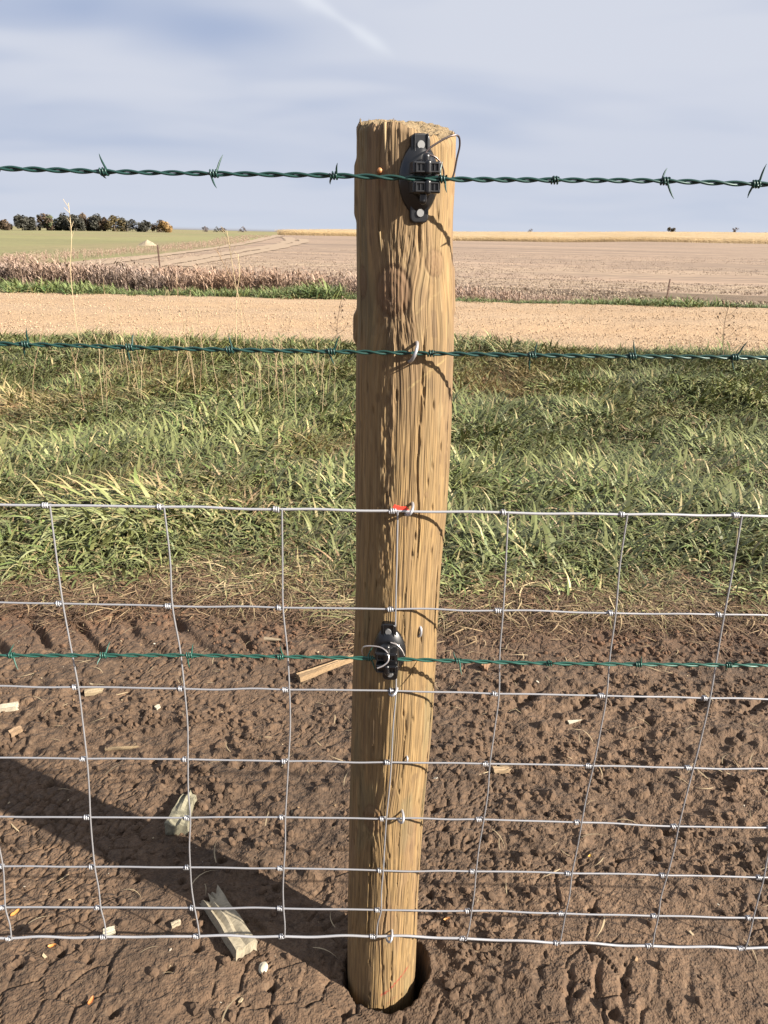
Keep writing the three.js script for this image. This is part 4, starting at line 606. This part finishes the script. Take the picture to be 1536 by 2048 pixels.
// ------------------------------------------------------------------ single stalks and weeds in the grass
function stalkGeo(seed, h) { const r = rng(seed), lean = (r() - 0.5) * 0.5, pts = []; for (let i = 0; i <= 5; i++) { const t = i / 5; pts.push(V(lean * h * t * t + 0.02 * (r() - 0.5) * t, h * t * (1 - 0.06 * lean * lean), 0.1 * h * (r() - 0.5) * t * t)); } const out = [tube(pts, 0.0030, 20, 4).toNonIndexed()], top = pts[5]; for (let k = 0; k < 7; k++) { const t = 0.78 + 0.032 * k, b = new THREE.CatmullRomCurve3(pts).getPoint(t), a = r() * 6.283, l = 0.03 + 0.04 * r(); out.push(tube([b, V(b.x + Math.cos(a) * l * 0.5, b.y + l * 0.6, b.z + Math.sin(a) * l * 0.5), V(b.x + Math.cos(a) * l * 0.8, b.y + l, b.z + Math.sin(a) * l * 0.8)], 0.0019, 3, 3).toNonIndexed()); } return mergeGeometries(out); }
{
  const geos = [1, 2, 3, 4, 5].map((s) => stalkGeo(s * 7, 1)), m = std([0.38, 0.29, 0.17], 0.8), m2 = std([0.30, 0.20, 0.12], 0.8), r = rng(121);
  const spots = [[-2.2, -5.0, 0.55], [-2.12, -5.2, 0.6], [-2.3, -5.1, 0.5], [-1.78, -5.0, 0.6], [-1.56, -4.5, 0.5], [-1.49, -4.9, 0.62], [-1.7, -5.6, 0.9], [-1.22, -4.55, 0.55], [-1.35, -6.4, 1.15], [-1.30, -6.5, 1.0], [-1.42, -6.35, 0.95], [-0.8, -4.3, 0.5], [-0.75, -4.45, 0.6], [-0.7, -4.6, 0.55], [-0.85, -4.9, 0.5], [-0.5, -5.15, 0.5], [-0.42, -4.9, 0.45], [-0.34, -4.6, 0.4], [-1.97, -4.2, 0.4], [-2.5, -5.0, 0.5], [-2.9, -6.2, 1.3], [-2.65, -6.4, 0.7], [-0.95, -4.15, 0.55], [-0.6, -4.2, 0.6], [-1.05, -5.4, 0.5], [1.45, -4.8, 0.4], [1.35, -5.7, 0.35], [0.9, -5.9, 0.35], [-1.9, -6.6, 0.6], [-2.2, -6.55, 0.55]]; for (let k = 0; k < 26; k++) spots.push([-0.35 - 2.4 * r(), -3.9 - 2.2 * r(), 0.35 + 0.35 * r()]);
  spots.forEach(([x, z, h], i) => { const o = mesh('dry_stalk', geos[i % 5], i % 3 ? m : m2); o.position.set(x, landH(x, z), z); o.scale.set(h, h, h); o.rotation.set((r() - 0.5) * 0.25, r() * 6.283, (r() - 0.5) * 0.3); tag(o, i === 20 ? 'tallest dry straw stalk, on the left, reaching up past the far trees' : i === 8 ? 'tall dry stalk reaching across the road towards the wheel tracks' : 'thin dry straw stalk standing up out of the roadside grass', 'dry stalk', 'dry stalks standing in the roadside grass'); });
}
function deadPlant(label, x, z, h, seed) {
  const y = landH(x, z), g = thing('dead_weed', label, 'weed', [x, y, z]), r = rng(seed), m = std([0.17, 0.115, 0.075], 0.9), pts = span(0, 1, 5).map((t) => V(0.05 * h * Math.sin(t * 4 + seed), h * t, 0.03 * h * t));
  mesh('stem', tube(pts, 0.0034, 24, 5), m, g); const c = new THREE.CatmullRomCurve3(pts);
  for (let k = 0; k < 14; k++) { const b = c.getPoint(0.3 + 0.05 * k), a = r() * 6.283, l = (0.05 + 0.09 * r()) * (1.1 - 0.04 * k); const e = V(b.x + Math.cos(a) * l, b.y + l * 0.9, b.z + Math.sin(a) * l); const tw = mesh('twig', tube([b, V(b.x + Math.cos(a) * l * 0.6, b.y + l * 0.35, b.z + Math.sin(a) * l * 0.6), e], 0.0018, 6, 4), m, g); mesh('seed_head', new THREE.IcosahedronGeometry(0.008 + 0.005 * r(), 1).translate(e.x, e.y, e.z), m, tw); }
}
deadPlant('brown dead weed with seed heads close to the left edge of the post', -0.41, -6.5, 0.50, 3);
deadPlant('dark dead weed standing over the grass near the right edge', 3.35, -6.25, 0.62, 8);

// ------------------------------------------------------------------ pieces of wood, leaves and stones lying on the soil
const scrapTex = colorTex(256, 256, (u, v) => { const k = 1 + 0.18 * n2(u * 40, v * 5) + 0.14 * n2(u * 100, v * 12) + 0.10 * n2(u * 6, v * 6); return [0.92 * k, 0.90 * k, 0.86 * k].map((c) => c * 0.85); });
function splitWood(seed, L, W, T, taper = 0.2, rag = 0.25) { // a split piece: grain along x, one end broken
  const r = rng(seed), g = new THREE.BoxGeometry(L, T, W, 14, 3, 6), p = g.attributes.position, o = seed * 3.7;
  for (let i = 0; i < p.count; i++) { let x = p.getX(i), y = p.getY(i), z = p.getZ(i); const t = x / L + 0.5, zz = z / W, yy = y / T; const ragged = n2(zz * 6 + o, yy * 3) * rag * L * 0.6 + n2(zz * 14 + o, 7) * rag * L * 0.3; if (t > 0.99) x += ragged; if (t < 0.01) x -= 0.15 * ragged; const w = 1 - taper * t + 0.10 * n2(t * 3 + o, 1 + zz); z = z * w + W * 0.06 * n2(t * 4, o); y = y * (1 - taper * 0.5 * t) + T * 0.22 * n2(zz * 5 + o, t * 1.5) + T * 0.12 * n2(zz * 13, o + t * 2); p.setXYZ(i, x, y, z); }
  g.computeVertexNormals(); return toCreasedNormals(g, 0.5);
}
function scrap(name, label, cat, x, z, geo, c, ry, lift, rx = 0, rz = 0, rough = 0.85) { const o = mesh(name, geo, std(c.map((v) => v * 0.53), rough, { map: scrapTex })); o.position.set(x, soilH(x, z) + lift, z); o.rotation.set(rx, ry, rz, 'YXZ'); return tag(o, label, cat); }
scrap('wood_block', 'short grey green block of wood with a broken top, in the shadow of the post', 'wood block', -0.437, -0.415, splitWood(3, 0.105, 0.052, 0.034, 0.42, 0.5), [0.40, 0.37, 0.26], 1.50, 0.014, 0, 0.05);
scrap('wood_plank', 'long pale split piece of lumber lying below the mesh left of the post', 'lumber', -0.274, -0.128, splitWood(8, 0.135, 0.046, 0.024, 0.12, 0.35), [0.56, 0.49, 0.36], 2.28, 0.014, 0.12, 0.03);
scrap('stick', 'long split stick lying against the left side of the post', 'stick', -0.150, -1.02, splitWood(11, 0.19, 0.024, 0.018, 0.3, 0.15), [0.50, 0.34, 0.19], 0.60, 0.012);
scrap('wood_chip', 'thick pale wood chip near the left edge below the third mesh wire', 'wood chip', -0.82, -0.885, splitWood(12, 0.048, 0.018, 0.012, 0.1, 0.2), [0.56, 0.44, 0.28], 0.35, 0.008, 0.15);
scrap('wood_chip', 'whitish wood chip cut off by the left edge of the photo', 'wood chip', -1.035, -0.80, splitWood(13, 0.056, 0.021, 0.014, 0.1, 0.2), [0.72, 0.64, 0.50], 0.25, 0.008, 0.1);
scrap('wood_chip', 'tan wood chip right of the post just under the fourth mesh wire', 'wood chip', 0.333, -0.60, splitWood(14, 0.043, 0.019, 0.012, 0.3, 0.3), [0.52, 0.37, 0.22], 0.25, 0.008, 0.2);
scrap('wood_chip', 'flat white leaf shaped chip right of the post', 'wood chip', 0.573, -0.80, splitWood(15, 0.040, 0.012, 0.004, 0.8, 0.3), [0.76, 0.70, 0.56], 0.25, 0.005, 0.3);
scrap('wood_chip', 'narrow upright tan chip near the right edge of the photo', 'wood chip', 0.946, -0.612, splitWood(16, 0.034, 0.009, 0.006, 0.6, 0.2), [0.58, 0.42, 0.26], 1.75, 0.006, 0, 0.3);
scrap('wood_chip', 'reddish brown chip among the clods right of the post', 'wood chip', 0.352, -1.05, splitWood(17, 0.042, 0.026, 0.012, 0.4, 0.4), [0.36, 0.20, 0.11], 1.1, 0.014, 0.5);
scrap('wood_chip', 'curled pale peeling of wood at the foot of the grass', 'wood chip', -0.352, -1.20, splitWood(18, 0.075, 0.016, 0.006, 0.6, 0.4), [0.62, 0.50, 0.35], -0.2, 0.008, 0.3, 0.1);
scrap('wood_chip', 'small cream chip stuck at a knot of the bottom mesh wire', 'wood chip', -0.452, -0.010, splitWood(19, 0.017, 0.013, 0.008, 0.2, 0.3), [0.72, 0.68, 0.54], 0.3, 0.0, 0.4).position.y = 0.139;
scrap('wood_chip', 'small square cream chip left of the long split lumber', 'wood chip', -0.378, -0.128, splitWood(20, 0.016, 0.010, 0.006, 0.1, 0.2), [0.66, 0.56, 0.40], 0.5, 0.005);
scrap('wood_chip', 'tiny pale chip just left of the second full stay wire from the left', 'wood chip', -0.616, -0.823, splitWood(21, 0.014, 0.012, 0.008, 0.1, 0.2), [0.74, 0.68, 0.54], 0.9, 0.006);
scrap('wood_chip', 'tan chip in the tuft of dry roots at the left edge', 'wood chip', -0.960, -0.70, splitWood(22, 0.032, 0.020, 0.014, 0.3, 0.3), [0.46, 0.31, 0.19], 0.9, 0.010);
scrap('wood_chip', 'long thin yellowish chip between the clods left of the post', 'wood chip', -0.66, -0.64, splitWood(23, 0.075, 0.012, 0.005, 0.5, 0.4), [0.46, 0.34, 0.20], 0.1, 0.005);
{
  const g = new THREE.IcosahedronGeometry(1, 3), p = g.attributes.position; for (let i = 0; i < p.count; i++) { const x = p.getX(i), y = p.getY(i), z = p.getZ(i), k = 1 + 0.16 * n2(x * 1.6 + 4, y * 1.6 + z); p.setXYZ(i, x * k, y * k, z * k); } g.scale(0.0085, 0.006, 0.011); g.computeVertexNormals();
  const m = mesh('pebble', g, std([0.42, 0.38, 0.29], 0.7)); m.position.set(-0.196, soilH(-0.196, -0.05) + 0.004, -0.05); tag(m, 'pale cream pebble on the soil left of the post base', 'pebble');
  const leaf = (label, x, z, s, ry, c) => { const q = new THREE.PlaneGeometry(1, 0.5, 8, 4), a = q.attributes.position; for (let i = 0; i < a.count; i++) { const u = a.getX(i) * 2, v = a.getY(i) * 4; a.setXYZ(i, u * 0.5, 0.14 * u * u + 0.10 * v * v + 0.05 * n2(u * 3, v * 3 + x * 9), v * 0.25 * Math.sqrt(Math.max(0, 1 - u * u * 0.97))); } q.scale(s * 0.75, s * 0.75, s * 0.75); q.computeVertexNormals(); const o = mesh('leaf_scrap', q, std(c.map((v) => v * 0.7), 0.6, { side: THREE.DoubleSide })); o.position.set(x, soilH(x, z) + 0.004, z); o.rotation.y = ry; tag(o, label, 'leaf'); };
  leaf('orange leaf scrap at the left edge below the second lowest wire', -0.700, -0.15, 0.026, 1.0, [0.62, 0.27, 0.06]); leaf('small orange leaf scrap just under the bottom wire on the left', -0.598, -0.08, 0.020, 0.3, [0.62, 0.25, 0.06]); leaf('orange leaf scrap at the bottom edge of the photo', -0.485, 0.025, 0.021, 1.4, [0.64, 0.22, 0.06]);
  leaf('yellow leaf scrap right of the post between the lower wires', 0.488, -0.325, 0.013, 0.8, [0.72, 0.42, 0.06]); leaf('small orange leaf scrap right of the post by the second lowest wire', 0.155, -0.155, 0.019, 0.4, [0.66, 0.30, 0.10]);
}
renderer.render(scene, camera);
